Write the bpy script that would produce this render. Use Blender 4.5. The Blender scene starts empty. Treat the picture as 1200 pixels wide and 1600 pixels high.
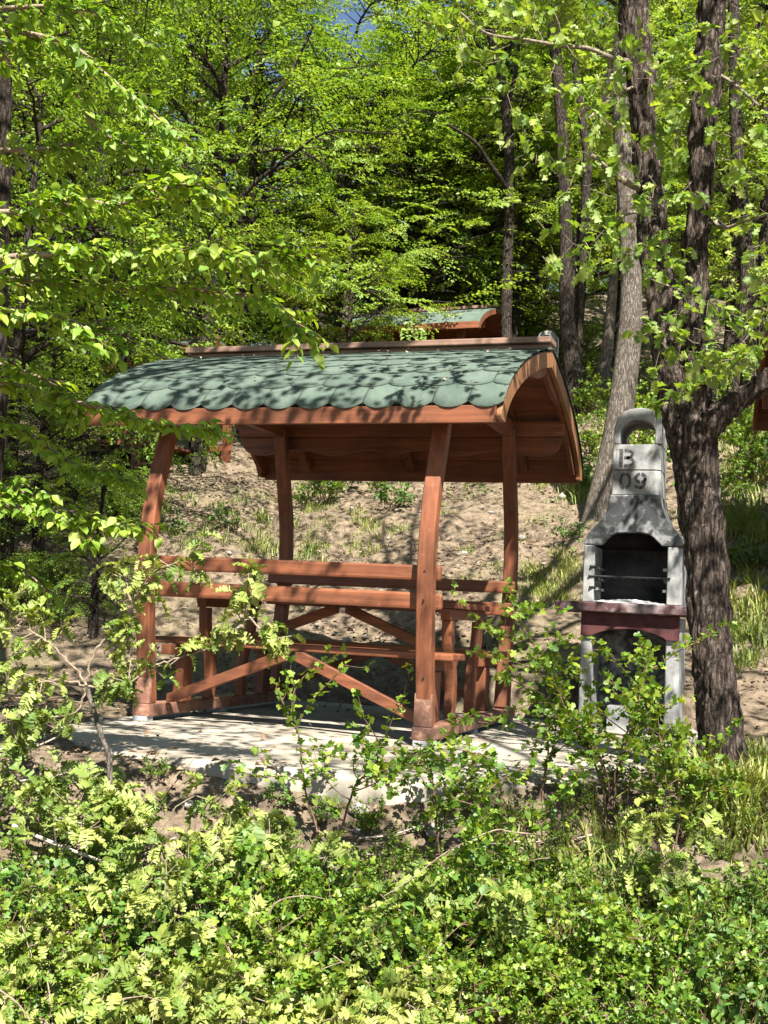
import bpy, bmesh, math, random
import numpy as np
from mathutils import Vector, Matrix, noise as mnoise

random.seed(7)
RNG = np.random.default_rng(11)
scene = bpy.context.scene

# ------------------------------------------------------------------ camera
CAM = np.array([3.419, -5.842, 0.646]); YAW, PITCH, ROLL, FPX = -0.340, 0.092, 0.053, 1800.2
FH = np.array([math.sin(YAW), math.cos(YAW), 0.0]); RH = np.array([math.cos(YAW), -math.sin(YAW), 0.0])
FW = np.array([math.sin(YAW) * math.cos(PITCH), math.cos(YAW) * math.cos(PITCH), math.sin(PITCH)])
UP0 = np.cross(RH, FW)
RT = math.cos(ROLL) * RH + math.sin(ROLL) * UP0
UPV = -math.sin(ROLL) * RH + math.cos(ROLL) * UP0
cd = bpy.data.cameras.new("camera"); cam = bpy.data.objects.new("camera", cd)
scene.collection.objects.link(cam); scene.camera = cam
cd.sensor_fit = 'HORIZONTAL'; cd.sensor_width = 36.0; cd.lens = FPX / 1200 * 36.0
cd.clip_start = 0.05; cd.clip_end = 3000
cam.matrix_world = Matrix(((RT[0], UPV[0], -FW[0], CAM[0]), (RT[1], UPV[1], -FW[1], CAM[1]), (RT[2], UPV[2], -FW[2], CAM[2]), (0, 0, 0, 1)))

# ------------------------------------------------------------------ light
SUN_EL, SUN_AZ = math.radians(52), math.radians(148)
SUNV = np.array([math.sin(SUN_AZ) * math.cos(SUN_EL), math.cos(SUN_AZ) * math.cos(SUN_EL), math.sin(SUN_EL)])
world = bpy.data.worlds.new("World"); scene.world = world; world.use_nodes = True
wn = world.node_tree; wn.nodes.clear()
sky = wn.nodes.new('ShaderNodeTexSky'); sky.sky_type = 'NISHITA'; sky.sun_disc = False
sky.sun_elevation = SUN_EL; sky.sun_rotation = SUN_AZ; sky.air_density = 1.0; sky.dust_density = 0.6; sky.ozone_density = 1.5
bg = wn.nodes.new('ShaderNodeBackground'); bg.inputs[1].default_value = 0.05
wo = wn.nodes.new('ShaderNodeOutputWorld')
wn.links.new(sky.outputs[0], bg.inputs[0]); wn.links.new(bg.outputs[0], wo.inputs[0])
sd = bpy.data.lights.new("sun", 'SUN'); sd.energy = 5.0; sd.angle = math.radians(0.53); sd.color = (1.0, 0.95, 0.86)
sun = bpy.data.objects.new("sun", sd); scene.collection.objects.link(sun)
sun.rotation_euler = Vector(SUNV).to_track_quat('Z', 'Y').to_euler(); sun.location = (3, -6, 20)
scene.view_settings.view_transform = 'Standard'; scene.view_settings.look = 'None'
scene.view_settings.exposure = 1.72; scene.view_settings.gamma = 1.0; scene.view_settings.use_curve_mapping = False
scene.cycles.max_bounces = 6; scene.cycles.diffuse_bounces = 1; scene.cycles.transmission_bounces = 4; scene.cycles.transparent_max_bounces = 4
scene.cycles.caustics_reflective = False; scene.cycles.caustics_refractive = False

# ------------------------------------------------------------------ helpers
COL = scene.collection
def P(u, v, d):
    r = FW + RT * (u - 600) / FPX + UPV * (800 - v) / FPX
    return CAM + r * (d / float(r @ FH))
def W2(s, d):
    return CAM[0] + s * RH[0] + d * FH[0], CAM[1] + s * RH[1] + d * FH[1]
def sd_of(x, y):
    dx, dy = x - CAM[0], y - CAM[1]
    return dx * RH[0] + dy * RH[1], dx * FH[0] + dy * FH[1]
def project(p):
    q = np.asarray(p) - CAM; z = q @ FW
    return 600 + FPX * (q @ RT) / z, 800 - FPX * (q @ UPV) / z, z
def tag(o, label=None, cat=None, group=None, kind=None):
    if label: o['label'] = label
    if cat: o['category'] = cat
    if group: o['group'] = group
    if kind: o['kind'] = kind
    return o
def empty(name, loc=(0, 0, 0), rz=0.0):
    o = bpy.data.objects.new(name, None); COL.objects.link(o); o.location = Vector(loc); o.rotation_euler = (0, 0, rz)
    o.empty_display_size = 0.2
    return o
def link(name, mesh, parent=None):
    o = bpy.data.objects.new(name, mesh); COL.objects.link(o)
    if parent is not None: o.parent = parent
    return o
def bm_obj(name, bm, mat, parent=None, smooth=False):
    me = bpy.data.meshes.new(name); bm.to_mesh(me); bm.free()
    if smooth: me.polygons.foreach_set('use_smooth', [True] * len(me.polygons))
    me.materials.append(mat); return link(name, me, parent)
def np_mesh(name, V, T, mats, mi=None, smooth=False):
    me = bpy.data.meshes.new(name); V = np.asarray(V, dtype=np.float32); T = np.asarray(T, dtype=np.int32)
    me.vertices.add(len(V)); me.vertices.foreach_set('co', V.ravel())
    me.loops.add(len(T) * 3); me.loops.foreach_set('vertex_index', T.ravel())
    me.polygons.add(len(T)); me.polygons.foreach_set('loop_start', np.arange(0, len(T) * 3, 3, dtype=np.int32))
    me.polygons.foreach_set('loop_total', np.full(len(T), 3, dtype=np.int32))
    if smooth: me.polygons.foreach_set('use_smooth', np.ones(len(T), dtype=bool))
    for m in (mats if isinstance(mats, (list, tuple)) else [mats]): me.materials.append(m)
    if mi is not None: me.polygons.foreach_set('material_index', np.asarray(mi, dtype=np.int32))
    me.update(calc_edges=True); me.validate(); return me
class Acc:
    def __init__(s): s.V = []; s.T = []; s.n = 0
    def add(s, V, T):
        s.V.append(np.asarray(V, float)); s.T.append(np.asarray(T, int) + s.n); s.n += len(V)
    def mesh(s, name, mat, smooth=False):
        if not s.V: s.add(np.zeros((3, 3)), [[0, 1, 2]])
        return np_mesh(name, np.concatenate(s.V), np.concatenate(s.T), mat, smooth=smooth)
def tube_arrays(path, radii, n=6, cap=True):
    path = np.asarray(path, float); radii = np.asarray(radii, float); m = len(path)
    tan = np.gradient(path, axis=0); tan /= np.linalg.norm(tan, axis=1)[:, None] + 1e-9
    ref = np.array([0.0, 1.0, 0.0]) if abs(tan[0][2]) > 0.7 else np.array([0, 0, 1.0])
    V = []
    u = np.cross(tan[0], ref); u /= np.linalg.norm(u)
    for i in range(m):
        u = u - tan[i] * (u @ tan[i]); u /= np.linalg.norm(u) + 1e-9; w = np.cross(tan[i], u)
        a = np.arange(n) * 2 * np.pi / n
        V.append(path[i] + radii[i] * (np.cos(a)[:, None] * u + np.sin(a)[:, None] * w))
    V = np.concatenate(V); T = []
    i = np.arange(m - 1)[:, None] * n; j = np.arange(n)[None, :]; j2 = (j + 1) % n
    a, b, c, d = (i + j).ravel(), (i + j2).ravel(), (i + n + j2).ravel(), (i + n + j).ravel()
    T = np.concatenate([np.stack([a, b, c], 1), np.stack([a, c, d], 1)])
    if cap:
        V = np.concatenate([V, path[-1:] + tan[-1:] * radii[-1] * 0.5]); k = len(V) - 1; b0 = (m - 1) * n
        T = np.concatenate([T, np.array([[b0 + q, b0 + (q + 1) % n, k] for q in range(n)])])
    return V, T
def smooth_path(pts, k=6):
    pts = np.asarray(pts, float); out = []
    for i in range(len(pts) - 1):
        p0 = pts[max(i - 1, 0)]; p1 = pts[i]; p2 = pts[i + 1]; p3 = pts[min(i + 2, len(pts) - 1)]
        for t in np.arange(k) / k:
            out.append(0.5 * ((2 * p1) + (-p0 + p2) * t + (2 * p0 - 5 * p1 + 4 * p2 - p3) * t * t + (-p0 + 3 * p1 - 3 * p2 + p3) * t ** 3))
    out.append(pts[-1]); return np.array(out)
def box(name, a, b, mat, parent, bev=0.006, rot=None):
    bm = bmesh.new(); bmesh.ops.create_cube(bm, size=1.0)
    a = Vector(a); b = Vector(b); c = (a + b) / 2; s = b - a
    for v in bm.verts: v.co = Vector((v.co.x * s.x, v.co.y * s.y, v.co.z * s.z))
    if bev: bmesh.ops.bevel(bm, geom=bm.edges[:], offset=bev, segments=2, affect='EDGES', profile=0.6)
    o = bm_obj(name, bm, mat, parent); o.location = c
    if rot: o.rotation_euler = rot
    return o
def prism(name, poly, axis, a, b, mat, parent, bev=0.004, off=(0, 0, 0)):
    """poly: 2-D outline in the two other axes; extruded along axis from a to b."""
    bm = bmesh.new(); idx = {'x': (1, 2, 0), 'y': (0, 2, 1), 'z': (0, 1, 2)}[axis]; n = len(poly)
    def mk(t):
        r = []
        for p in poly:
            c = [0, 0, 0]; c[idx[0]] = p[0]; c[idx[1]] = p[1]; c[idx[2]] = t; r.append(bm.verts.new(c))
        return r
    A, B = mk(a), mk(b)
    fa = bm.faces.new(A); fb = bm.faces.new(B[::-1])
    for i in range(n): bm.faces.new((A[i], B[i], B[(i + 1) % n], A[(i + 1) % n]))
    bmesh.ops.recalc_face_normals(bm, faces=bm.faces[:])
    if bev:
        ed = [e for e in bm.edges if len(e.link_faces) == 2 and e.calc_face_angle(0) > 0.6]
        bmesh.ops.bevel(bm, geom=ed, offset=bev, segments=1, affect='EDGES')
    bmesh.ops.triangulate(bm, faces=[f for f in bm.faces if len(f.verts) > 4])
    o = bm_obj(name, bm, mat, parent); o.location = off
    return o

# ------------------------------------------------------------------ materials
def new_mat(name):
    m = bpy.data.materials.new(name); m.use_nodes = True; nt = m.node_tree; nt.nodes.clear()
    out = nt.nodes.new('ShaderNodeOutputMaterial'); return m, nt, out
def N(nt, t, **kw):
    n = nt.nodes.new(t)
    for k, v in kw.items():
        if isinstance(k, str) and hasattr(n, k): setattr(n, k, v)
    return n
def noise_n(nt, vec, scale, detail=6, rough=0.6, dist=0.0):
    n = nt.nodes.new('ShaderNodeTexNoise'); n.inputs['Scale'].default_value = scale; n.inputs['Detail'].default_value = detail
    n.inputs['Roughness'].default_value = rough; n.inputs['Distortion'].default_value = dist
    if vec is not None: nt.links.new(vec, n.inputs['Vector'])
    return n.outputs['Fac']
def ramp(nt, fac, stops):
    r = nt.nodes.new('ShaderNodeValToRGB'); cr = r.color_ramp
    while len(cr.elements) > 1: cr.elements.remove(cr.elements[-1])
    cr.elements[0].position = stops[0][0]; cr.elements[0].color = (*stops[0][1], 1)
    for p, c in stops[1:]:
        e = cr.elements.new(p); e.color = (*c, 1)
    nt.links.new(fac, r.inputs[0]); return r.outputs[0]
def coords(nt, scale=(1, 1, 1), kind='Object'):
    tc = nt.nodes.new('ShaderNodeTexCoord'); mp = nt.nodes.new('ShaderNodeMapping'); mp.inputs['Scale'].default_value = scale
    nt.links.new(tc.outputs[kind], mp.inputs['Vector']); return mp.outputs[0]
def geo_pos(nt, scale=(1, 1, 1)):
    g = nt.nodes.new('ShaderNodeNewGeometry'); mp = nt.nodes.new('ShaderNodeMapping'); mp.inputs['Scale'].default_value = scale
    nt.links.new(g.outputs['Position'], mp.inputs['Vector']); return mp.outputs[0]
def mixc(nt, fac, a, b, mode='MIX'):
    m = nt.nodes.new('ShaderNodeMix'); m.data_type = 'RGBA'; m.blend_type = mode
    for s, v in ((0, fac), (6, a), (7, b)):
        if isinstance(v, (int, float)): m.inputs[s].default_value = v
        elif isinstance(v, tuple): m.inputs[s].default_value = (*v, 1)
        else: nt.links.new(v, m.inputs[s])
    return m.outputs[2]
def finish(nt, out, col, rough=0.8, bump=None, bs=0.3, bd=0.01, spec=0.3):
    b = nt.nodes.new('ShaderNodeBsdfPrincipled')
    if isinstance(col, tuple): b.inputs['Base Color'].default_value = (*col, 1)
    else: nt.links.new(col, b.inputs['Base Color'])
    if isinstance(rough, (int, float)): b.inputs['Roughness'].default_value = rough
    else: nt.links.new(rough, b.inputs['Roughness'])
    b.inputs['Specular IOR Level'].default_value = spec
    if bump is not None:
        bn = nt.nodes.new('ShaderNodeBump'); bn.inputs['Strength'].default_value = bs; bn.inputs['Distance'].default_value = bd
        nt.links.new(bump, bn.inputs['Height']); nt.links.new(bn.outputs[0], b.inputs['Normal'])
    nt.links.new(b.outputs[0], out.inputs[0])
def wood(name, axis, c1=(0.118, 0.041, 0.020), c2=(0.265, 0.094, 0.043), worn=0.0):
    m, nt, out = new_mat(name)
    sc = [34, 34, 34]; sc[axis] = 1.6
    g = noise_n(nt, geo_pos(nt, tuple(sc)), 1.0, 5, 0.65, 0.4)
    big = noise_n(nt, geo_pos(nt, (3, 3, 3)), 1.0, 4, 0.6)
    col = ramp(nt, g, [(0.3, c1), (0.7, c2)])
    dark = ramp(nt, big, [(0.32, (0.60, 0.62, 0.66)), (0.5, (0.92, 0.92, 0.93)), (0.68, (1.12, 1.08, 1.04))])
    col = mixc(nt, 1.0, col, dark, 'MULTIPLY')
    scf = noise_n(nt, geo_pos(nt, (19, 19, 24)), 1.0, 8, 0.75)
    scr = ramp(nt, scf, [(0.625 - worn * 0.2, (0, 0, 0)), (0.73 - worn * 0.15, (.8, .8, .8))])
    col = mixc(nt, scr, col, (0.40, 0.25, 0.17))
    o = nt.nodes.new('ShaderNodeObjectInfo'); hv = nt.nodes.new('ShaderNodeHueSaturation')
    mr = nt.nodes.new('ShaderNodeMapRange'); mr.inputs[3].default_value = 0.82; mr.inputs[4].default_value = 1.14
    nt.links.new(o.outputs['Random'], mr.inputs[0]); nt.links.new(mr.outputs[0], hv.inputs['Value']); nt.links.new(col, hv.inputs['Color'])
    finish(nt, out, hv.outputs[0], 0.55, g, 0.35, 0.004, 0.35); return m
M = {}
M['wx'] = wood('painted_wood_x', 0); M['wy'] = wood('painted_wood_y', 1); M['wz'] = wood('painted_wood_z', 2)
M['worn'] = wood('worn_wood', 1, (0.17, 0.07, 0.045), (0.30, 0.16, 0.11), 0.6)
M['ridge'] = wood('ridge_wood', 0, (0.15, 0.085, 0.06), (0.27, 0.17, 0.125), 0.3)
M['barge'] = wood('barge_wood', 2, (0.19, 0.085, 0.035), (0.29, 0.14, 0.062), 0.15)

def mineral(name, base, speck):
    m, nt, out = new_mat(name)
    f = noise_n(nt, geo_pos(nt), 420, 2, 0.9); b = noise_n(nt, geo_pos(nt), 7, 5, 0.65)
    col = ramp(nt, f, [(0.35, tuple(c * 0.7 for c in base)), (0.52, base), (0.7, speck)])
    col = mixc(nt, 1.0, col, ramp(nt, b, [(0.3, (0.66, 0.70, 0.69)), (0.5, (.95, .95, .94)), (0.7, (1.2, 1.17, 1.12))]), 'MULTIPLY')
    o = nt.nodes.new('ShaderNodeObjectInfo'); hv = nt.nodes.new('ShaderNodeHueSaturation')
    mr = nt.nodes.new('ShaderNodeMapRange'); mr.inputs[3].default_value = 0.92; mr.inputs[4].default_value = 1.06
    nt.links.new(o.outputs['Random'], mr.inputs[0]); nt.links.new(mr.outputs[0], hv.inputs['Value']); nt.links.new(col, hv.inputs['Color'])
    finish(nt, out, hv.outputs[0], 0.9, f, 0.5, 0.002, 0.25); return m
M['shingle'] = mineral('green_mineral_shingle', (0.078, 0.109, 0.090), (0.175, 0.22, 0.185))

def concrete(name, light, dark, soot=0.0, sc=9.0):
    m, nt, out = new_mat(name); p = geo_pos(nt)
    a = noise_n(nt, p, sc, 7, 0.62, 0.3); f = noise_n(nt, p, 160, 3, 0.8)
    col = ramp(nt, a, [(0.36 + soot, dark), (0.60 + soot * 0.5, light)])
    col = mixc(nt, 0.35, col, ramp(nt, f, [(0.3, (0.45, 0.45, 0.45)), (0.7, (1, 1, 1))]), 'MULTIPLY')
    h = mixc(nt, 0.5, f, a)
    if name == 'slab_concrete':
        dn = noise_n(nt, p, 1.9, 9, 0.72, 0.8); col = mixc(nt, ramp(nt, dn, [(0.52, (0, 0, 0)), (0.66, (.75, .75, .75))]), col, (0.23, 0.175, 0.125))
    finish(nt, out, col, 0.92, h, 0.5, 0.004, 0.2); return m
M['conc'] = concrete('pale_concrete', (0.33, 0.33, 0.322), (0.155, 0.16, 0.16))
M['slab_'] = None; M['hood'] = concrete('sooty_concrete', (0.27, 0.275, 0.275), (0.05, 0.054, 0.056), 0.10, 12)
M['slab'] = concrete('slab_concrete', (0.40, 0.365, 0.30), (0.225, 0.19, 0.15), -0.04, 2.6)
M['rock'] = concrete('grey_rock', (0.40, 0.37, 0.33), (0.20, 0.18, 0.155), 0, 12)
M['soot'] = concrete('soot_black', (0.05, 0.05, 0.052), (0.012, 0.012, 0.013), 0.0, 5)
M['ash'] = concrete('ash', (0.55, 0.54, 0.53), (0.16, 0.16, 0.165), 0.0, 25)
M['redc'] = concrete('red_painted_concrete', (0.115, 0.042, 0.040), (0.06, 0.027, 0.027), 0.0, 14)
M['redshelf'] = concrete('worn_red_concrete', (0.26, 0.21, 0.205), (0.085, 0.045, 0.047), 0.09, 10)
def plain(name, c, r=0.6, met=0.0):
    m, nt, out = new_mat(name); f = noise_n(nt, geo_pos(nt), 30, 4)
    col = ramp(nt, f, [(0.3, tuple(x * 0.7 for x in c)), (0.7, c)])
    finish(nt, out, col, r, f, 0.1, 0.002); return m
M['iron'] = plain('black_iron', (0.02, 0.02, 0.02), 0.5); M['paint'] = concrete('stencil_paint', (0.10, 0.10, 0.10), (0.022, 0.023, 0.025), 0.0, 70)
M['ghost'] = plain('faded_stencil_paint', (0.24, 0.24, 0.24), 0.8)
M['orange'] = plain('orange_plastic', (0.62, 0.07, 0.02), 0.4); M['foot'] = plain('grey_foot', (0.35, 0.36, 0.37), 0.7)

def bark(name, a, b, c, lich=(0.36, 0.36, 0.32), sc=1.0, la=0.62, ck=0.16):
    m, nt, out = new_mat(name)
    p = geo_pos(nt, (30 * sc, 30 * sc, 6.5 * sc)); q = geo_pos(nt, (85 * sc, 85 * sc, 26 * sc))
    v = nt.nodes.new('ShaderNodeTexVoronoi'); v.feature = 'DISTANCE_TO_EDGE'; v.inputs['Scale'].default_value = 1.3
    wp = noise_n(nt, p, 1.0, 6, 0.7, 1.2); fine = noise_n(nt, q, 1.0, 5, 0.75, 0.6)
    mix = nt.nodes.new('ShaderNodeMix'); mix.data_type = 'VECTOR'; mix.inputs[0].default_value = 0.35
    nn = nt.nodes.new('ShaderNodeTexNoise'); nn.inputs['Scale'].default_value = 0.7; nn.inputs['Detail'].default_value = 6; nn.inputs['Roughness'].default_value = 0.75; nt.links.new(p, nn.inputs['Vector'])
    sc3 = nt.nodes.new('ShaderNodeVectorMath'); sc3.operation = 'SCALE'; sc3.inputs['Scale'].default_value = 1.9; nt.links.new(nn.outputs['Color'], sc3.inputs[0])
    ad = nt.nodes.new('ShaderNodeVectorMath'); ad.operation = 'ADD'; nt.links.new(p, ad.inputs[0]); nt.links.new(sc3.outputs[0], ad.inputs[1])
    nt.links.new(ad.outputs[0], v.inputs['Vector'])
    col = ramp(nt, fine, [(0.3, a), (0.5, b), (0.75, c)])
    crack = ramp(nt, v.outputs['Distance'], [(0.0, (ck, ck * .92, ck * .88)), (0.24, (1, 1, 1))])
    col = mixc(nt, 1.0, col, crack, 'MULTIPLY')
    li = noise_n(nt, geo_pos(nt, (7, 7, 5)), 1.0, 9, 0.75)
    col = mixc(nt, ramp(nt, li, [(la, (0, 0, 0)), (la + 0.07, (0.75, 0.75, 0.75))]), col, lich)
    h = nt.nodes.new('ShaderNodeMath'); h.operation = 'MULTIPLY_ADD'; nt.links.new(v.outputs['Distance'], h.inputs[0]); h.inputs[1].default_value = 1.4
    nt.links.new(fine, h.inputs[2])
    finish(nt, out, col, 0.95, h.outputs[0], 1.0, 0.018, 0.1); return m
M['bark'] = bark('furrowed_oak_bark', (0.045, 0.032, 0.026), (0.13, 0.10, 0.082), (0.34, 0.285, 0.245), (0.40, 0.35, 0.30), 1.0, 0.58)
M['bark_l'] = bark('pale_mossy_bark', (0.07, 0.058, 0.048), (0.25, 0.215, 0.18), (0.47, 0.425, 0.37), (0.13, 0.13, 0.05), 1.0, 0.60, 0.35)
M['bark_d'] = bark('dark_hill_bark', (0.03, 0.024, 0.02), (0.085, 0.068, 0.055), (0.20, 0.17, 0.14), (0.28, 0.27, 0.24), 0.9, 0.62)
def twig_mat(name, c, d):
    m, nt, out = new_mat(name); f = noise_n(nt, geo_pos(nt), 70, 4)
    finish(nt, out, ramp(nt, f, [(0.35, d), (0.65, c)]), 0.85, f, 0.3, 0.002); return m
M['twig'] = twig_mat('grey_brown_twig', (0.30, 0.24, 0.17), (0.15, 0.11, 0.075)); M['twig_p'] = twig_mat('pale_bare_twig', (0.55, 0.48, 0.40), (0.30, 0.25, 0.2))
M['twig_b'] = twig_mat('branch_bark', (0.27, 0.225, 0.175), (0.09, 0.07, 0.05)); M['twig_r'] = twig_mat('reddish_twig', (0.20, 0.12, 0.08), (0.09, 0.055, 0.04))

def leaf(name, c1, c2, c3, trans=0.42, ty=(1.25, 1.15, 0.35), gloss=0.03, gr=0.55):
    """c1 c2 c3: leaf colours spread over the single leaves"""
    m, nt, out = new_mat(name)
    g = nt.nodes.new('ShaderNodeNewGeometry'); oi = nt.nodes.new('ShaderNodeObjectInfo')
    ad = nt.nodes.new('ShaderNodeMath'); ad.operation = 'MULTIPLY_ADD'; nt.links.new(oi.outputs['Random'], ad.inputs[0]); ad.inputs[1].default_value = 0.61
    nt.links.new(g.outputs['Random Per Island'], ad.inputs[2])
    fr = nt.nodes.new('ShaderNodeMath'); fr.operation = 'FRACT'; nt.links.new(ad.outputs[0], fr.inputs[0])
    col = ramp(nt, fr.outputs[0], [(0.0, c1), (0.5, c2), (1.0, c3)])
    big = noise_n(nt, geo_pos(nt), 0.9, 3, 0.5)
    col = mixc(nt, 1.0, col, ramp(nt, big, [(0.35, (0.82, 0.9, 0.9)), (0.65, (1.15, 1.06, 1.0))]), 'MULTIPLY')
    d = nt.nodes.new('ShaderNodeBsdfDiffuse'); t = nt.nodes.new('ShaderNodeBsdfTranslucent'); gl = nt.nodes.new('ShaderNodeBsdfGlossy')
    nt.links.new(col, d.inputs[0]); nt.links.new(mixc(nt, 1.0, col, ty, 'MULTIPLY'), t.inputs[0]); gl.inputs['Roughness'].default_value = gr
    gl.inputs[0].default_value = (0.9, 0.95, 0.9, 1)
    m1 = nt.nodes.new('ShaderNodeMixShader'); m1.inputs[0].default_value = trans; nt.links.new(d.outputs[0], m1.inputs[1]); nt.links.new(t.outputs[0], m1.inputs[2])
    m2 = nt.nodes.new('ShaderNodeMixShader'); m2.inputs[0].default_value = gloss; nt.links.new(m1.outputs[0], m2.inputs[1]); nt.links.new(gl.outputs[0], m2.inputs[2])
    nt.links.new(m2.outputs[0], out.inputs[0]); return m
M['lf_horn'] = leaf('hornbeam_leaf', (0.10, 0.195, 0.025), (0.185, 0.295, 0.04), (0.30, 0.39, 0.065), 0.50, (1.22, 1.2, 0.4))
M['lf_near'] = leaf('near_hornbeam_leaf', (0.13, 0.25, 0.02), (0.22, 0.35, 0.03), (0.32, 0.42, 0.05), 0.48, (1.15, 1.2, 0.35))
M['lf_oak'] = leaf('light_oak_leaf', (0.14, 0.23, 0.03), (0.23, 0.33, 0.05), (0.35, 0.41, 0.09), 0.48, (1.15, 1.2, 0.4))
M['lf_fern'] = leaf('downy_oak_leaf', (0.11, 0.185, 0.026), (0.215, 0.285, 0.05), (0.33, 0.38, 0.11), 0.34, (1.2, 1.15, 0.5))
M['lf_haw'] = leaf('hawthorn_leaf', (0.065, 0.15, 0.014), (0.14, 0.26, 0.022), (0.27, 0.35, 0.04), 0.40, (1.3, 1.15, 0.35), 0.035, 0.5)
M['lf_weed'] = leaf('weed_leaf', (0.05, 0.13, 0.02), (0.09, 0.19, 0.03), (0.15, 0.25, 0.035), 0.3, gloss=0.04)
M['grass'] = leaf('grass_blade', (0.13, 0.19, 0.03), (0.22, 0.27, 0.06), (0.30, 0.32, 0.10), 0.3)
M['dry'] = leaf('dry_leaf', (0.11, 0.068, 0.04), (0.22, 0.15, 0.10), (0.36, 0.27, 0.185), 0.12, (1.1, 0.9, 0.7), 0.03)

# ground
m, nt, out = new_mat('forest_soil'); p = geo_pos(nt)
n1 = noise_n(nt, p, 1.1, 7, 0.65); n2 = noise_n(nt, p, 16, 8, 0.75, 0.6); n3 = noise_n(nt, p, 75, 4, 0.8)
col = ramp(nt, n2, [(0.30, (0.06, 0.044, 0.03)), (0.43, (0.15, 0.113, 0.08)), (0.57, (0.26, 0.202, 0.143)), (0.78, (0.37, 0.30, 0.215))])
col = mixc(nt, 0.6, col, ramp(nt, n3, [(0.3, (0.45, 0.42, 0.4)), (0.65, (1.1, 1.1, 1.1))]), 'MULTIPLY')
col = mixc(nt, ramp(nt, n1, [(0.5, (0, 0, 0)), (0.72, (0.55, 0.55, 0.55))]), col, (0.13, 0.14, 0.055))
finish(nt, out, col, 0.95, mixc(nt, 0.4, n2, n3), 0.9, 0.03, 0.1); M['soil'] = m

# ------------------------------------------------------------------ terrain
def sstep(a, b, x):
    t = np.clip((x - a) / (b - a), 0, 1); return t * t * (3 - 2 * t)
def H(x, y, fine=True):
    x = np.asarray(x, float); y = np.asarray(y, float); s, d = sd_of(x, y)
    d0 = 8.3 - 0.42 * np.clip(s, -1.2, 4.5)
    t = d - d0
    m_ = 0.25 + 0.040 * np.clip(s - 1.0, 0, 3.2)
    t2 = t - 4.0; h = 0.46 * (np.sqrt(t * t + 0.35) + t) / 2 - (0.46 - m_) * (np.sqrt(t2 * t2 + 1.0) + t2) / 2
    far = np.clip(t - 28, 0, None); h = h - m_ * far + 5.0 * (1 - np.exp(-far / 60.0))
    h = h + 0.20 * sstep(1.7, 3.2, s) * sstep(4.2, 6.2, d) * (1 - sstep(7, 9, d))
    e = 4.95 - d
    h = h - 0.02 - 0.17 * sstep(-0.05, 0.35, e) - 0.30 * np.where(e > 0, e, 0) + 0.13 * np.clip(e - 2.0, 0, None)
    h = np.maximum(h, -1.05 + 0.0 * h)
    if fine:
        w = sstep(0.0, 1.5, t) + 0.35
        h = h + w * (0.05 * np.sin(x * 2.3 + 1.1 * np.sin(y * 1.7)) * np.sin(y * 1.9 + 0.7 * x) + 0.022 * np.sin(6.1 * x + 2 * np.sin(3 * y)) * np.sin(5.3 * y + 1.3))
    return h
def G(x, y): return float(H(x, y))
def hit(u, v, dmax=60):
    r = FW + RT * (u - 600) / FPX + UPV * (800 - v) / FPX; r = r / float(r @ FH)
    for d in np.arange(1.5, dmax, 0.05):
        q = CAM + r * d
        if q[2] < G(q[0], q[1]): return q
    return CAM + r * dmax
SLAB = [(-0.20, -0.62), (0.16, -0.99), (0.42, -1.22), (0.70, -1.33), (1.11, -1.37), (1.54, -1.34), (1.89, -1.24), (2.2, -1.10), (2.5, -0.85), (2.72, -0.3), (2.85, 0.5), (2.98, 1.2), (3.02, 2.15), (1.4, 2.3), (-0.12, 2.2)]
def in_slab(x, y, grow=0.0):
    c = False; n = len(SLAB); cx, cy = 1.35, 0.4
    for i in range(n):
        x1, y1 = SLAB[i]; x2, y2 = SLAB[(i + 1) % n]
        x1 += (x1 - cx) * grow; x2 += (x2 - cx) * grow; y1 += (y1 - cy) * grow; y2 += (y2 - cy) * grow
        if (y1 > y) != (y2 > y) and x < (x2 - x1) * (y - y1) / (y2 - y1) + x1: c = not c
    return c
def axis_vals(lo, hi, fine_lo, fine_hi, st, g=1.13):
    v = list(np.arange(fine_lo, fine_hi, st)); k = st; a = fine_lo
    left = []
    while a > lo: k *= g; a -= k; left.append(a)
    k = st; a = v[-1]; right = []
    while a < hi: k *= g; a += k; right.append(a)
    return np.array(left[::-1] + v + right)
ss = axis_vals(-500, 500, -6, 6, 0.06); ds = axis_vals(-400, 900, 1.5, 17, 0.06)
S_, D_ = np.meshgrid(ss, ds); X_, Y_ = W2(S_, D_); Z_ = H(X_, Y_)
near = (S_ > -7) & (S_ < 7) & (D_ > 1) & (D_ < 20)
bump = np.zeros_like(Z_); idx = np.argwhere(near)
rr = RNG.normal(0, 1, Z_.shape)
for i, j in idx[::1]:
    q = Vector((X_[i, j] * 2.2, Y_[i, j] * 2.2, 0)); bump[i, j] = mnoise.fractal(q, 0.75, 2.1, 6) * 0.075
Z_ = Z_ + bump * np.where(D_ > 8, 1.0, 0.5) + np.where(near, rr * 0.005, 0)
for i, j in idx:
    if in_slab(X_[i, j], Y_[i, j], 0.0): Z_[i, j] = min(Z_[i, j], -0.05)
    elif in_slab(X_[i, j], Y_[i, j], 0.045): Z_[i, j] = min(Z_[i, j], -0.012)
nr, nc = Z_.shape; ii = (np.arange(nr - 1)[:, None] * nc + np.arange(nc - 1)[None, :]).ravel()
T = np.concatenate([np.stack([ii, ii + 1, ii + nc + 1], 1), np.stack([ii, ii + nc + 1, ii + nc], 1)])
g = link('ground', np_mesh('ground', np.stack([X_.ravel(), Y_.ravel(), Z_.ravel()], 1), T, M['soil'], smooth=True)); tag(g, kind='structure')

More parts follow.
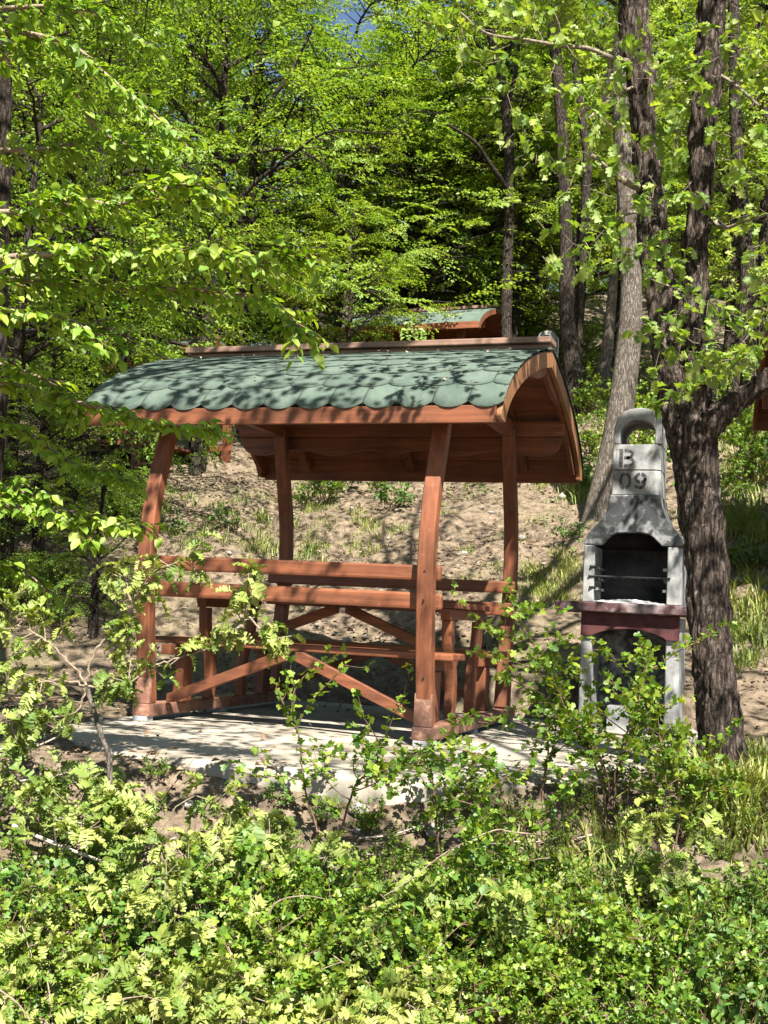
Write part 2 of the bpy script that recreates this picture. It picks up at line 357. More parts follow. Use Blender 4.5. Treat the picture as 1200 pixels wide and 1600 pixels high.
# slab with rough worn edge
bm = bmesh.new(); cx, cy = 1.35, 0.4; ring = []
outl = smooth_path([(x, y, 0) for x, y in SLAB + [SLAB[0]]], 14)[:-1]
def ringat(z, gr, jit):
    r = []
    for k, q in enumerate(outl):
        jn = jit * mnoise.noise(Vector((q[0] * 5, q[1] * 5, z * 9)))
        dx, dy = q[0] - cx, q[1] - cy; L_ = math.hypot(dx, dy); f = 1 + (gr + jn) / L_
        r.append(bm.verts.new((cx + dx * f, cy + dy * f, z + 0.5 * jit * mnoise.noise(Vector((q[0] * 3, q[1] * 3, 7 + z))) * (0 if z == 0 else 1))))
    return r
r0 = ringat(0.0, -0.05, 0.0); r1 = ringat(-0.006, -0.022, 0.012); r2 = ringat(-0.03, 0.0, 0.03); r3 = ringat(-0.13, 0.012, 0.05); r4 = ringat(-0.34, 0.02, 0.05)
for a, b in ((r0, r1), (r1, r2), (r2, r3), (r3, r4)):
    for k in range(len(a)): bm.faces.new((a[k], b[k], b[(k + 1) % len(a)], a[(k + 1) % len(a)]))
bm.faces.new(r0)
bmesh.ops.recalc_face_normals(bm, faces=bm.faces[:]); bmesh.ops.triangulate(bm, faces=[f for f in bm.faces if len(f.verts) > 4])
pv = bm_obj('pavement', bm, M['slab'], None, False); tag(pv, kind='structure')

# ------------------------------------------------------------------ the shelter
gz = empty('picnic_shelter', (0.83, 0.9, 0.0))
tag(gz, 'red-brown wooden picnic shelter with green barrel roof, table and benches on the concrete slab', 'picnic shelter')
class Off:  # parent with inverse so parts keep world coordinates
    pass
def adopt(root, before):
    for o in list(COL.objects):
        if o.name not in before and o.parent is None and o is not root:
            o.parent = root; o.matrix_parent_inverse = Matrix.Translation(-root.location)
def names(): return {o.name for o in COL.objects}
mark = names()
YC, HWD, ZE, RH_ = 0.92, 1.22, 1.67, 0.64
def prof(a, off=0.0):
    """outer roof profile, a 0 (front eave) .. 1 (ridge); returns y,z for the front half"""
    th = a * math.pi / 2
    def f(th):
        t = 1 - math.cos(th); return (-HWD + HWD * t, RH_ * (0.6 * math.sin(th) + 0.4 * t))
    y, z = f(th); e = 1e-3; y1, z1 = f(max(th - e, 0)); y2, z2 = f(min(th + e, math.pi / 2))
    dy, dz = y2 - y1, z2 - z1; L_ = math.hypot(dy, dz); ny, nz = -dz / L_, dy / L_
    return y + ny * off, ZE + z + nz * off
AS = np.linspace(0, 1, 400); PTS = np.array([prof(a) for a in AS]); ARC = np.concatenate([[0], np.cumsum(np.hypot(*np.diff(PTS, axis=0).T))]); STOT = ARC[-1]
def at_s(s, off=0.0):
    a = float(np.interp(s, ARC, AS)); return prof(a, off)
def side(y, sg): return YC + (y if sg > 0 else -y)
XA, XB = -0.40, 2.05
# posts
fpath = [(-0.03, 0.10), (-0.10, 0.5), (-0.145, 0.93), (-0.115, 1.27), (-0.05, 1.49), (0.02, 1.72), (0.08, 1.95)]
def post(X, yf):
    c = smooth_path([(yf(y), z, 0) for y, z in fpath], 4)[:, :2]; t = np.gradient(c, axis=0); t /= np.linalg.norm(t, axis=1)[:, None]
    nrm = np.stack([t[:, 1], -t[:, 0]], 1); w = 0.037
    poly = [tuple(q) for q in c + nrm * w] + [tuple(q) for q in (c - nrm * w)[::-1]]
    return prism('post', poly, 'x', X - 0.043, X + 0.043, M['wz'], None, 0.006)
L, D = 1.654, 1.64
for X in (0.0, L):
    post(X, lambda y: y); post(X, lambda y: 1.62 - y)
    # skid with end pieces
    box('base_skid', (X - 0.055, -0.10, 0.028), (X + 0.055, 1.84, 0.098), M['worn'], None, 0.008)
    for y in (-0.07, 0.85, 1.79): box('foot_pad', (X - 0.045, y - 0.03, 0.0), (X + 0.045, y + 0.04, 0.03), M['foot'], None, 0.004)
    box('post_shoe', (X - 0.048, -0.094, 0.10), (X + 0.048, -0.070, 0.27), M['worn'], None, 0.004)
    box('post_shoe', (X - 0.048, 1.70, 0.10), (X + 0.048, 1.725, 0.27), M['worn'], None, 0.004)
    for yb, zb in ((-0.1815, .90), (-0.178, .75), (-0.118, .35), (1.62 + .1815, .90)):
        bmb = bmesh.new(); bmesh.ops.create_cone(bmb, cap_ends=True, segments=10, radius1=.006, radius2=.0045, depth=.006); ob = bm_obj('bolt', bmb, M['iron'], None); ob.location = (X, yb, zb); ob.rotation_euler = (math.pi / 2, 0, 0)
    box('tie_beam', (X - 0.03, -0.02, 1.885), (X + 0.03, 1.64, 1.99), M['wy'], None)
sc_ = 1
# plates and valances
def valance(y0, y1, zt):
    pts = [(XA + 0.05, zt)]; n = 90; x0, x1 = XA + 0.05, XB - 0.05
    low = []
    for k in range(n + 1):
        x = x0 + (x1 - x0) * k / n; e = min(x - x0, x1 - x); dpt = 0.105 + 0.02 * math.cos((e - 0.17) / 0.27 * math.pi)
        if e < 0.15: dpt = min(dpt, 0.128 * math.sqrt(max(0.0, 1 - (1 - e / 0.15) ** 2)) + 0.004)
        low.append((x, zt - dpt))
    poly = low + [(x1, zt), (x0, zt)]
    return prism('valance', poly, 'y', y0, y1, M['wx'], None, 0.0)
for y0, y1, zt in ((-0.01, 0.03, 1.885), (1.60, 1.625, 1.895)):
    box('top_plate', (XA + 0.04, y0 - 0.002, zt + 0.003), (XB - 0.04, y1 + 0.03, zt + (0.045 if y0 < 0 else 0.105)), M['wx'], None)
    valance(y0 - 0.024 if y0 < 0 else y1 + 0.002, (y0 - 0.002) if y0 < 0 else y1 + 0.026, zt)
# fascia
for sg in (1, -1):
    ya, yb = sorted((side(-HWD + 0.010, sg), side(-HWD + 0.038, sg)))
    box('fascia_board', (XA + 0.028, ya, 1.652), (XB - 0.028, yb, 1.742), M['wx'], None, 0.004)
# soffit planks
NP = 13
for sg in (1, -1):
    for k in range(NP):
        s0 = 0.078 + (STOT - 0.078) * k / NP + 0.002; s1 = 0.078 + (STOT - 0.078) * (k + 1) / NP - 0.002
        q = [at_s(s0, -0.044), at_s((s0 + s1) / 2, -0.044), at_s(s1, -0.044), at_s(s1, -0.022), at_s((s0 + s1) / 2, -0.022), at_s(s0, -0.022)]
        prism('ceiling_plank', [(side(y, sg), z) for y, z in q], 'x', XA + 0.03, XB - 0.03, M['wx'], None, 0.002)
    # deck sheet
    a_ = [at_s(0.095 + (STOT - 0.095) * k / 24, -0.008) for k in range(25)]; b_ = [at_s(0.095 + (STOT - 0.095) * k / 24, -0.020) for k in range(25)]
    prism('roof_deck', [(side(y, sg), z) for y, z in a_ + b_[::-1]], 'x', XA + 0.004, XB - 0.004, M['iron'], None, 0)
    # barge boards and rafters
    for (x0, x1, o1, o2, nm, mt) in ((XA, XA + 0.027, -0.013, -0.105, 'barge_board', 'barge'), (XB - 0.027, XB, -0.013, -0.105, 'barge_board', 'barge'), (XA + 0.032, XA + 0.062, -0.038, -0.135, 'rafter', 'wz'), (XB - 0.062, XB - 0.032, -0.038, -0.135, 'rafter', 'wz'),
                                 (-0.03, 0.03, -0.038, -0.10, 'rafter', 'wz'), (L - 0.03, L + 0.03, -0.038, -0.10, 'rafter', 'wz'), (L / 2 - 0.03, L / 2 + 0.03, -0.038, -0.11, 'rafter', 'wz')):
        s0 = 0.0 if nm == 'barge_board' else 0.10
        dl = 0.0 if nm == 'barge_board' else 0.004
        w_ = [1 + (0.3 * math.sin(k / 24 * math.pi * 3) if nm == 'rafter' and x1 - x0 < 0.04 else 0) for k in range(25)]
        a_ = [at_s(s0 + (STOT - dl - s0) * k / 24, o1) for k in range(25)]; b_ = [at_s(s0 + (STOT - dl - s0) * k / 24, o1 + (o2 - o1) * w_[k]) for k in range(25)]
        b_ = [(min(y, -0.003), z) for y, z in b_]
        prism(nm, [(side(y, sg), z) for y, z in a_ + b_[::-1]], 'x', x0, x1, M[mt], None, 0)
    # shingles
    NR, NT = 8, 13; ex = (STOT - 0.075) / NR; wtab = (XB - XA + 0.02) / NT
    for r in range(NR):
        sb = 0.085 + r * ex; odd = r % 2
        def tabmesh(xl, xr, cxx):
            nx, ns = 7, 3; V = []; T_ = []
            for j in range(ns + 1):
                for i in range(nx + 1):
                    x = xl + (xr - xl) * i / nx; uu = min(1, abs(x - cxx) / (wtab / 2))
                    bot = sb + 0.020 - 0.046 * math.sqrt(max(0, 1 - uu * uu * 0.97)) ** 1.2
                    s = bot + (min(sb + ex + 0.06, STOT) - bot) * j / ns; off = 0.0125 - 0.0055 * (s - sb) / ex
                    y, z = at_s(min(s, STOT), off); V.append((x, side(y, sg), z))
            for j in range(ns):
                for i in range(nx):
                    a = j * (nx + 1) + i; T_ += [(a, a + 1, a + nx + 2), (a, a + nx + 2, a + nx + 1)]
            rim = list(range(nx, -1, -1)); rim = [j * (nx + 1) for j in range(ns, 0, -1)] + list(range(nx + 1)) + [j * (nx + 1) + nx for j in range(1, ns + 1)]
            base = len(V)
            for q in rim:
                s_off = V[q]; y, z = s_off[1], s_off[2]
                V.append((s_off[0], y + (0.003 if sg > 0 else -0.003), z - 0.003))
            for k in range(len(rim) - 1): T_ += [(rim[k], base + k, base + k + 1), (rim[k], base + k + 1, rim[k + 1])]
            return np_mesh('shingle', np.array(V), np.array(T_), M['shingle'])
        g_ = 0.0022
        if not odd:
            me = tabmesh(XA - 0.01 + g_, XA - 0.01 + wtab - g_, XA - 0.01 + wtab / 2)
            for i in range(NT):
                o = link('shingle', me); o.location.x = i * wtab
        else:
            me = tabmesh(XA - 0.01 + wtab / 2 + g_, XA - 0.01 + 1.5 * wtab - g_, XA - 0.01 + wtab)
            for i in range(NT - 1):
                o = link('shingle', me); o.location.x = i * wtab
            link('shingle', tabmesh(XA - 0.01 + g_, XA - 0.01 + wtab / 2 - g_, XA - 0.01)); link('shingle', tabmesh(XB + 0.01 - wtab / 2 + g_, XB + 0.01 - g_, XB + 0.01))
box('ridge_batten', (XA + 0.01, YC - 0.05, 2.302), (XB - 0.004, YC + 0.05, 2.338), M['ridge'], None)
box('ridge_board', (XA - 0.01, YC - 0.085, 2.340), (XB + 0.006, YC + 0.085, 2.377), M['ridge'], None)
# benches and table
xl, xr = -0.09, 1.72
for y0, sg in ((0.0, 1), (1.62, -1)):
    Yf = lambda y: y0 + sg * y
    def bx(nm, x0, ya, z0, x1, yb, z1, mat, bev=0.007):
        a, b = sorted((Yf(ya), Yf(yb))); return box(nm, (x0, a, z0), (x1, b, z1), mat, None, bev)
    bx('backrest_rail', xl, -0.082, 0.855, xr - 0.01, -0.04, 0.935, M['wx'], 0.012)
    bx('backrest_rail', xl, -0.073, 0.705, xr, -0.031, 0.792, M['wx'], 0.014)
    for k, ya in enumerate((0.10, 0.235)):
        bx('seat_plank', xl + 0.02, ya, 0.438, xr + 0.03, ya + 0.125, 0.475, M['wx'], 0.008)
    for X in (0.06, L - 0.06):
        bx('seat_bearer', X - 0.03, 0.03, 0.375, X + 0.03, 0.38, 0.435, M['wy'])
        bx('bench_leg', X - 0.033, 0.20, 0.10, X + 0.033, 0.315, 0.372, M['wz'])
    # inverted V braces under the seat
    for X0, X1 in ((0.075, 0.80), (L - 0.075, L - 0.80)):
        dx = 0.028 if X1 > X0 else -0.028
        prism('seat_brace', [(X0 - dx * .3, 0.075 + 0.03), (X0 + dx, 0.105), (X1, 0.385), (X1, 0.436), (X1 - dx * 1.5, 0.436), (X0 - dx * .3, 0.15)], 'y', *sorted((Yf(0.06), Yf(0.10))), M['wx'], None, 0.003)
for k in range(6):
    y = 0.40 + k * 0.140
    box('table_plank', (xl + 0.03, y, 0.722), (xr - 0.06, y + 0.134, 0.757), M['wx'], None, 0.006)
for X in (0.06, L - 0.05):
    bm_poly = [(0.43, 0.655), (0.45, 0.66), (1.17, 0.66), (1.19, 0.655), (1.21, 0.70), (1.21, 0.72), (0.41, 0.72), (0.41, 0.70)]
    prism('table_cleat', bm_poly, 'x', X - 0.03, X + 0.03, M['wy'], None, 0.003)
    for sg in (1, -1):
        c = smooth_path([(0.48, 0.655, 0), (0.50, 0.52, 0), (0.57, 0.38, 0), (0.60, 0.25, 0), (0.585, 0.10, 0)], 5)[:, :2]
        w = 0.036; poly = [(q[0] - w, q[1]) for q in c] + [(q[0] + w, q[1]) for q in c[::-1]]
        if sg < 0: poly = [(1.62 - a, b) for a, b in poly]
        prism('table_leg', poly, 'x', X - 0.028, X + 0.028, M['wz'], None, 0.004)
    x1 = 0.80 if X < 0.5 else L - 0.80; dx = 0.03 if X < 0.5 else -0.03
    prism('table_brace', [(X + dx, 0.39), (X + dx, 0.45), (x1 - dx, 0.718), (x1, 0.718), (x1, 0.665)], 'y', 0.79, 0.83, M['wx'], None, 0.003)
adopt(gz, mark)

# ------------------------------------------------------------------ barbecue
def barbecue(loc, detail=True, label='', rz=0.0, group=None):
    root = empty('barbecue', loc, rz); tag(root, label, 'barbecue', group)
    mk = names()
    Y0 = 0.0; cxm = 2.465
    def X(v): return v - cxm
    def zx(l): return [(X(a), b) for a, b in l]
    for a, b in ((2.165, 2.235), (2.70, 2.785)):
        pz = [(X(a), 0.0), (X(b) - 0.02, 0.0), (X(b), 0.03), (X(b), 0.42), (X(a), 0.42)] if a > 2.5 else [(X(a), 0.0), (X(b), 0.0), (X(b), 0.42), (X(a), 0.42)]
        prism('base_wall', pz, 'z', -0.02, 0.745, M['conc'], None, 0.006)
    box('base_back', (X(2.236), 0.36, -0.02), (X(2.699), 0.41, 0.745), M['hood'], None)
    box('base_step', (X(2.32), 0.18, -0.02), (X(2.60), 0.34, 0.16), M['conc'], None)
    arch = [(2.166, 0.605), (2.235, 0.605)] + [(2.235 + 0.465 * t, 0.605 + 0.055 * math.sin(math.pi * t) ** 0.7) for t in np.linspace(0.02, 0.98, 14)] + [(2.70, 0.602), (2.782, 0.602), (2.782, 0.754), (2.166, 0.754)]
    prism('apron', zx(arch), 'y', -0.024, -0.002, M['redc'], None, 0.002)
    sh = [(X(2.0), 0.44), (X(2.83), 0.44), (X(2.83), -0.075), (X(2.79), -0.085), (X(2.04), -0.085), (X(2.0), -0.06)]
    prism('shelf', sh, 'z', 0.757, 0.822, M['redshelf'], None, 0.008)
    # firebox
    lw = [(X(2.165), 0.0), (X(2.235), 0.0), (X(2.235), 0.42), (X(2.165), 0.42)]
    rw = [(X(2.695), 0.0), (X(2.755), 0.0), (X(2.785), 0.035), (X(2.785), 0.42), (X(2.695), 0.42)]
    prism('firebox_wall', lw, 'z', 0.823, 1.19, M['conc'], None, 0.005); prism('firebox_wall', rw, 'z', 0.823, 1.19, M['conc'], None, 0.005)
    box('firebox_back', (X(2.236), 0.33, 0.823), (X(2.694), 0.42, 1.19), M['soot'], None)
    if detail:
        for z in (0.90, 0.965, 1.035):
            box('grill_ledge', (X(2.236), 0.01, z), (X(2.262), 0.32, z + 0.018), M['hood'], None, 0.003)
            box('grill_ledge', (X(2.668), 0.01, z), (X(2.694), 0.32, z + 0.018), M['hood'], None, 0.003)
        V, T_ = tube_arrays([(X(2.20), -0.012, 0.992), (X(2.24), 0.0, 0.990), (X(2.70), 0.0, 0.990), (X(2.715), -0.01, 0.993)], [0.006] * 4, 8)
        link('grill_rod', np_mesh('grill_rod', V, T_, M['iron'], smooth=True))
        for z in (0.918, 1.052):
            V, T_ = tube_arrays([(X(2.21), -0.014, z), (X(2.245), 0.01, z), (X(2.26), 0.13, z)], [0.008] * 3, 6)
            link('grill_hook', np_mesh('grill_hook', V, T_, M['iron'], smooth=True))
        acc = Acc()
        for k in range(9):
            V, T_ = tube_arrays([(X(2.255 + k * 0.051), 0.05, 0.986), (X(2.255 + k * 0.051), 0.31, 0.986)], [0.0035] * 2, 5); acc.add(V, T_)
        link('grill_grate', acc.mesh('grill_grate', M['iron']))
    # ash bed
    bm = bmesh.new(); nx, ny = 22, 14; vs = []
    for j in range(ny + 1):
        for i in range(nx + 1):
            x = X(2.237) + (X(2.693) - X(2.237)) * i / nx; y = -0.03 + 0.355 * j / ny
            u = i / nx; z = 0.8225 + 0.028 * max(0, math.sin(math.pi * u)) * (j / ny) ** 0.6 * (1.2 - 0.6 * u) + 0.008 * (1 + mnoise.noise(Vector((x * 30, y * 30, 1)))) * (0.2 + min(1, j / 3))
            vs.append(bm.verts.new((x, y, z)))
    for j in range(ny):
        for i in range(nx):
            a = j * (nx + 1) + i; bm.faces.new((vs[a], vs[a + 1], vs[a + nx + 2], vs[a + nx + 1]))
    bm_obj('ash_bed', bm, M['ash'], None, True)
    # hood
    left = [(2.160, 1.193), (2.163, 1.215), (2.185, 1.262), (2.225, 1.31), (2.268, 1.355), (2.298, 1.41), (2.313, 1.46), (2.322, 1.52)]
    right = [(2.790 - (a - 2.160) * (2.79 - 2.638) / (2.322 - 2.160), b) for a, b in left]
    opening = [(2.272, 1.193), (2.290, 1.205), (2.315, 1.235), (2.34, 1.257), (2.37, 1.270), (2.42, 1.276), (2.53, 1.276), (2.575, 1.268), (2.605, 1.247), (2.635, 1.217), (2.655, 1.197), (2.67, 1.193)]
    poly = left + right[::-1] + opening[::-1]
    prism('hood', zx(poly), 'y', 0.0, 0.045, M['hood'], None, 0.006)
    th = 0.035
    prism('hood_side', zx(left + [(a + th, b) for a, b in left[::-1]]), 'y', 0.0455, 0.42, M['hood'], None, 0)
    prism('hood_side', zx(right + [(a - th, b) for a, b in right[::-1]]), 'y', 0.0455, 0.42, M['hood'], None, 0)
    prism('hood_back', zx([(a + th + .001, b) for a, b in left] + [(a - th - .001, b) for a, b in right[::-1]]), 'y', 0.37, 0.418, M['soot'], None, 0)
    # chimney
    c = [(X(2.327), 0.02), (X(2.605), 0.02), (X(2.633), 0.05), (X(2.633), 0.36), (X(2.327), 0.36)]
    prism('chimney_block', c, 'z', 1.523, 1.682, M['conc'], None, 0.004, (0.001, 0.002, 0))
    prism('chimney_block', c, 'z', 1.686, 1.852, M['conc'], None, 0.004)
    outer = [(2.327, 1.856), (2.328, 1.94), (2.335, 1.99), (2.352, 2.03), (2.385, 2.065), (2.43, 2.085), (2.49, 2.094), (2.55, 2.085), (2.60, 2.063), (2.622, 2.045), (2.632, 1.98), (2.633, 1.856)]
    inner = [(2.592, 1.856)] + [(2.481 + 0.111 * math.cos(t), 1.93 + 0.085 * math.sin(t)) for t in np.linspace(0, math.pi, 15)] + [(2.37, 1.856)]
    prism('chimney_cap', zx(outer + inner), 'y', 0.022, 0.36, M['conc'], None, 0.004)
    if detail:
        def stroke(pts, w):
            acc = []; pts = np.array(pts, float); t = np.gradient(pts, axis=0); t /= np.linalg.norm(t, axis=1)[:, None]; n_ = np.stack([-t[:, 1], t[:, 0]], 1)
            A, B = pts + n_ * w / 2, pts - n_ * w / 2; return A, B
        def glyph(name, strokes, x0, z0, sx, sz, mat='paint'):
            a = Acc()
            for pts, w in strokes:
                A, B = stroke([(x0 + p[0] * sx, z0 + p[1] * sz) for p in pts], w); n = len(A)
                V = [(X(q[0]), 0.0185, q[1]) for q in A] + [(X(q[0]), 0.0185, q[1]) for q in B]
                T_ = []
                for k in range(n - 1): T_ += [(k, k + 1, n + k + 1), (k, n + k + 1, n + k)]
                a.add(V, T_)
            link(name, a.mesh(name, M[mat]))
        def arc(cx, cy, rx, ry, a0, a1, n=14): return [(cx + rx * math.cos(math.radians(t)), cy + ry * math.sin(math.radians(t))) for t in np.linspace(a0, a1, n)]
        w = 0.019
        glyph('letter', [([(0.14, 0.0), (0.14, 1.0)], 0.024), (arc(0.42, 0.72, 0.44, 0.20, 90, -78), w), (arc(0.42, 0.30, 0.50, 0.23, 84, -90), w), ([(0.36, 0.92), (0.44, 0.92)], w), ([(0.36, 0.07), (0.44, 0.07)], w), ([(0.34, 0.52), (0.6, 0.515)], w)], 2.366, 1.704, 0.10, 0.118)
        glyph('letter_ghost', [([(0, 0), (0, 1)], 0.008), ([(-.2, 1.0), (1.3, 1.05)], 0.010)], 2.352, 1.765, 0.02, 0.055, 'ghost')
        glyph('numeral', [(arc(0.5, 0.5, 0.38, 0.43, 98, 262), w), (arc(0.5, 0.5, 0.38, 0.43, 82, -82), w)], 2.372, 1.560, 0.078, 0.108)
        glyph('numeral', [(arc(0.5, 0.68, 0.36, 0.25, 98, 262), w), (arc(0.5, 0.68, 0.36, 0.25, 82, -78), w), (arc(0.42, 0.55, 0.44, 0.47, 14, -92), w), (arc(0.42, 0.25, 0.34, 0.16, -100, -178, 6), w * 0.8)], 2.468, 1.560, 0.082, 0.108)
    new = [o for o in COL.objects if o.name not in mk and o.parent is None and o is not root]
    for o in new: o.parent = root
    return root
barbecue((2.465, 1.63, 0.0), True, 'grey concrete barbecue with stencilled B 09 on its chimney, beside the forked oak')

# ------------------------------------------------------------------ leaf templates (x length, y width, z up) as (verts, tris)
def fold_leaf(l=1.0, w=0.55, fold=0.12, droop=0.15):
    xs = [0, 0.32, 0.72, 1.0]; ws = [0, 0.5, 0.36, 0]; V = []; 
    mid = [(x * l, 0, -droop * x * x * l) for x in xs]
    Lf = [(xs[k] * l, ws[k] * w * l, fold * ws[k] * 2 * l - droop * xs[k] ** 2 * l) for k in (1, 2)]
    Rt = [(a, -b, c) for a, b, c in Lf]
    V = mid + Lf + Rt
    T_ = [(0, 1, 4), (1, 2, 5), (1, 5, 4), (2, 3, 5), (0, 6, 1), (1, 6, 7), (1, 7, 2), (2, 7, 3)]
    return np.array(V, float), np.array(T_)
def quad_leaf(l=1.0, w=0.55, fold=0.15):
    V = [(0, 0, 0), (0.5 * l, w * l / 2, fold * l), (l, 0, -0.08 * l), (0.5 * l, -w * l / 2, fold * l)]
    return np.array(V, float), np.array([(0, 2, 1), (0, 3, 2)])
def lobed_leaf(l=1.0, w=0.6, n=6, droop=0.35, depth=0.62, cup=0.25):
    """pinnately lobed oak leaf"""
    V = []; T_ = []
    def add(x, y):
        V.append((x * l, y * l, -droop * x * x * l + cup * abs(y) * l)); return len(V) - 1
    prev = add(0, 0); mids = [prev]
    for k in range(n):
        x0 = 0.08 + 0.80 * k / n; x1 = 0.08 + 0.80 * (k + 0.62) / n; x2 = 0.08 + 0.80 * (k + 1) / n
        m0 = add(x2, 0)
        wk = w / 2 * (0.45 + 0.75 * math.sin(math.pi * (0.12 + 0.80 * (k + 0.5) / n)))
        for sg in (1, -1):
            i0 = add(x0, sg * wk * (1 - depth) * 0.8); t0 = add(x0 + 0.10, sg * wk * 0.93); t1 = add(x1 + 0.10, sg * wk); i1 = add(x2, sg * wk * (1 - depth) * 0.8)
            tr = [(mids[-1], i0, t0), (mids[-1], t0, t1), (mids[-1], t1, i1), (mids[-1], i1, m0)]
            T_ += tr if sg < 0 else [t[::-1] for t in tr]
        mids.append(m0)
    e = add(1.0, 0); a = add(0.94, 0.07 * w); b = add(0.94, -0.07 * w); T_ += [(mids[-1], a, e), (mids[-1], e, b)]
    return np.array(V, float), np.array(T_)
def haw_leaf(l=1.0):
    pts = [(0, 0), (0.22, 0.14), (0.30, 0.46), (0.52, 0.40), (0.55, 0.22), (0.80, 0.30), (1.0, 0.10), (0.97, -0.08), (0.80, -0.30), (0.55, -0.22), (0.52, -0.40), (0.30, -0.46), (0.22, -0.14)]
    V = [(x * l, y * l, 0.22 * abs(y) * l - 0.1 * x * x * l) for x, y in pts] + [(0.45 * l, 0, -0.02 * l)]
    c = len(V) - 1; T_ = [(c, (k + 1) % c, k) for k in range(c)]
    return np.array(V, float), np.array([t[::-1] for t in T_])
def obovate_leaf(l=1.0, w=0.6):
    xs = [0, 0.3, 0.55, 0.8, 1.0]; ws = [0.03, 0.25, 0.42, 0.5, 0.22]; V = []; T_ = []
    for x, q in zip(xs, ws): V += [(x * l, q * w * l, 0.2 * q * l - 0.2 * x * x * l), (x * l, 0, -0.2 * x * x * l), (x * l, -q * w * l, 0.2 * q * l - 0.2 * x * x * l)]
    for k in range(4):
        a = 3 * k
        T_ += [(a, a + 1, a + 4), (a, a + 4, a + 3), (a + 1, a + 2, a + 5), (a + 1, a + 5, a + 4)]
    return np.array(V, float), np.array([t[::-1] for t in T_])
def frames(dirs, ups):
    d = dirs / (np.linalg.norm(dirs, axis=1)[:, None] + 1e-9); y = np.cross(ups, d); y /= np.linalg.norm(y, axis=1)[:, None] + 1e-9
    z = np.cross(d, y); return np.stack([d, y, z], 2)      # columns x,y,z
def stamp(tv, tt, pos, Rm, sc):
    n = len(pos); V = np.einsum('nij,kj->nki', Rm, tv) * sc[:, None, None] + pos[:, None, :]
    T_ = tt[None] + (np.arange(n) * len(tv))[:, None, None]
    return V.reshape(-1, 3), T_.reshape(-1, 3)
def unit(v): return v / (np.linalg.norm(v) + 1e-9)

# flat leafy spray: list of (pos, dir, up, scale)
def spray(L_=0.6, step=0.030, leaf_l=0.055, seed=0, side_tw=True):
    r = np.random.default_rng(seed); out = []; tw = []
    def axis(p0, d0, ln, lvl):
        n = max(3, int(ln / step)); p = np.array(p0, float); d = np.array(d0, float); pts = [p.copy()]; sg = 1
        for k in range(n):
            d = unit(d + r.normal(0, 0.05, 3) + np.array([0, 0, -0.02])); p = p + d * step; pts.append(p.copy())
            lat = unit(np.cross([0, 0, 1.0], d)) * sg
            ld = unit(d * 0.75 + lat * 0.8 + np.array([0, 0, -0.12]) + r.normal(0, 0.16, 3))
            up = unit(np.array([0, 0, 1.0]) + r.normal(0, 0.33, 3)); out.append((p.copy(), ld, up, leaf_l * r.uniform(0.7, 1.2)))
            if lvl == 0 and side_tw and k > 1 and k % 4 == 2 and k < n - 3: axis(p, unit(d * 0.75 + lat * 0.75), ln * r.uniform(0.25, 0.5), 1)
            sg = -sg
        out.append((p.copy(), unit(d + r.normal(0, 0.1, 3)), np.array([0, 0, 1.0]), leaf_l)); tw.append((np.array(pts), lvl))
    axis((0, 0, 0), (1, 0, 0), L_, 0)
    return out, tw
def spray_arrays(sp):
    return np.array([q[0] for q in sp]), np.array([q[1] for q in sp]), np.array([q[2] for q in sp]), np.array([q[3] for q in sp])

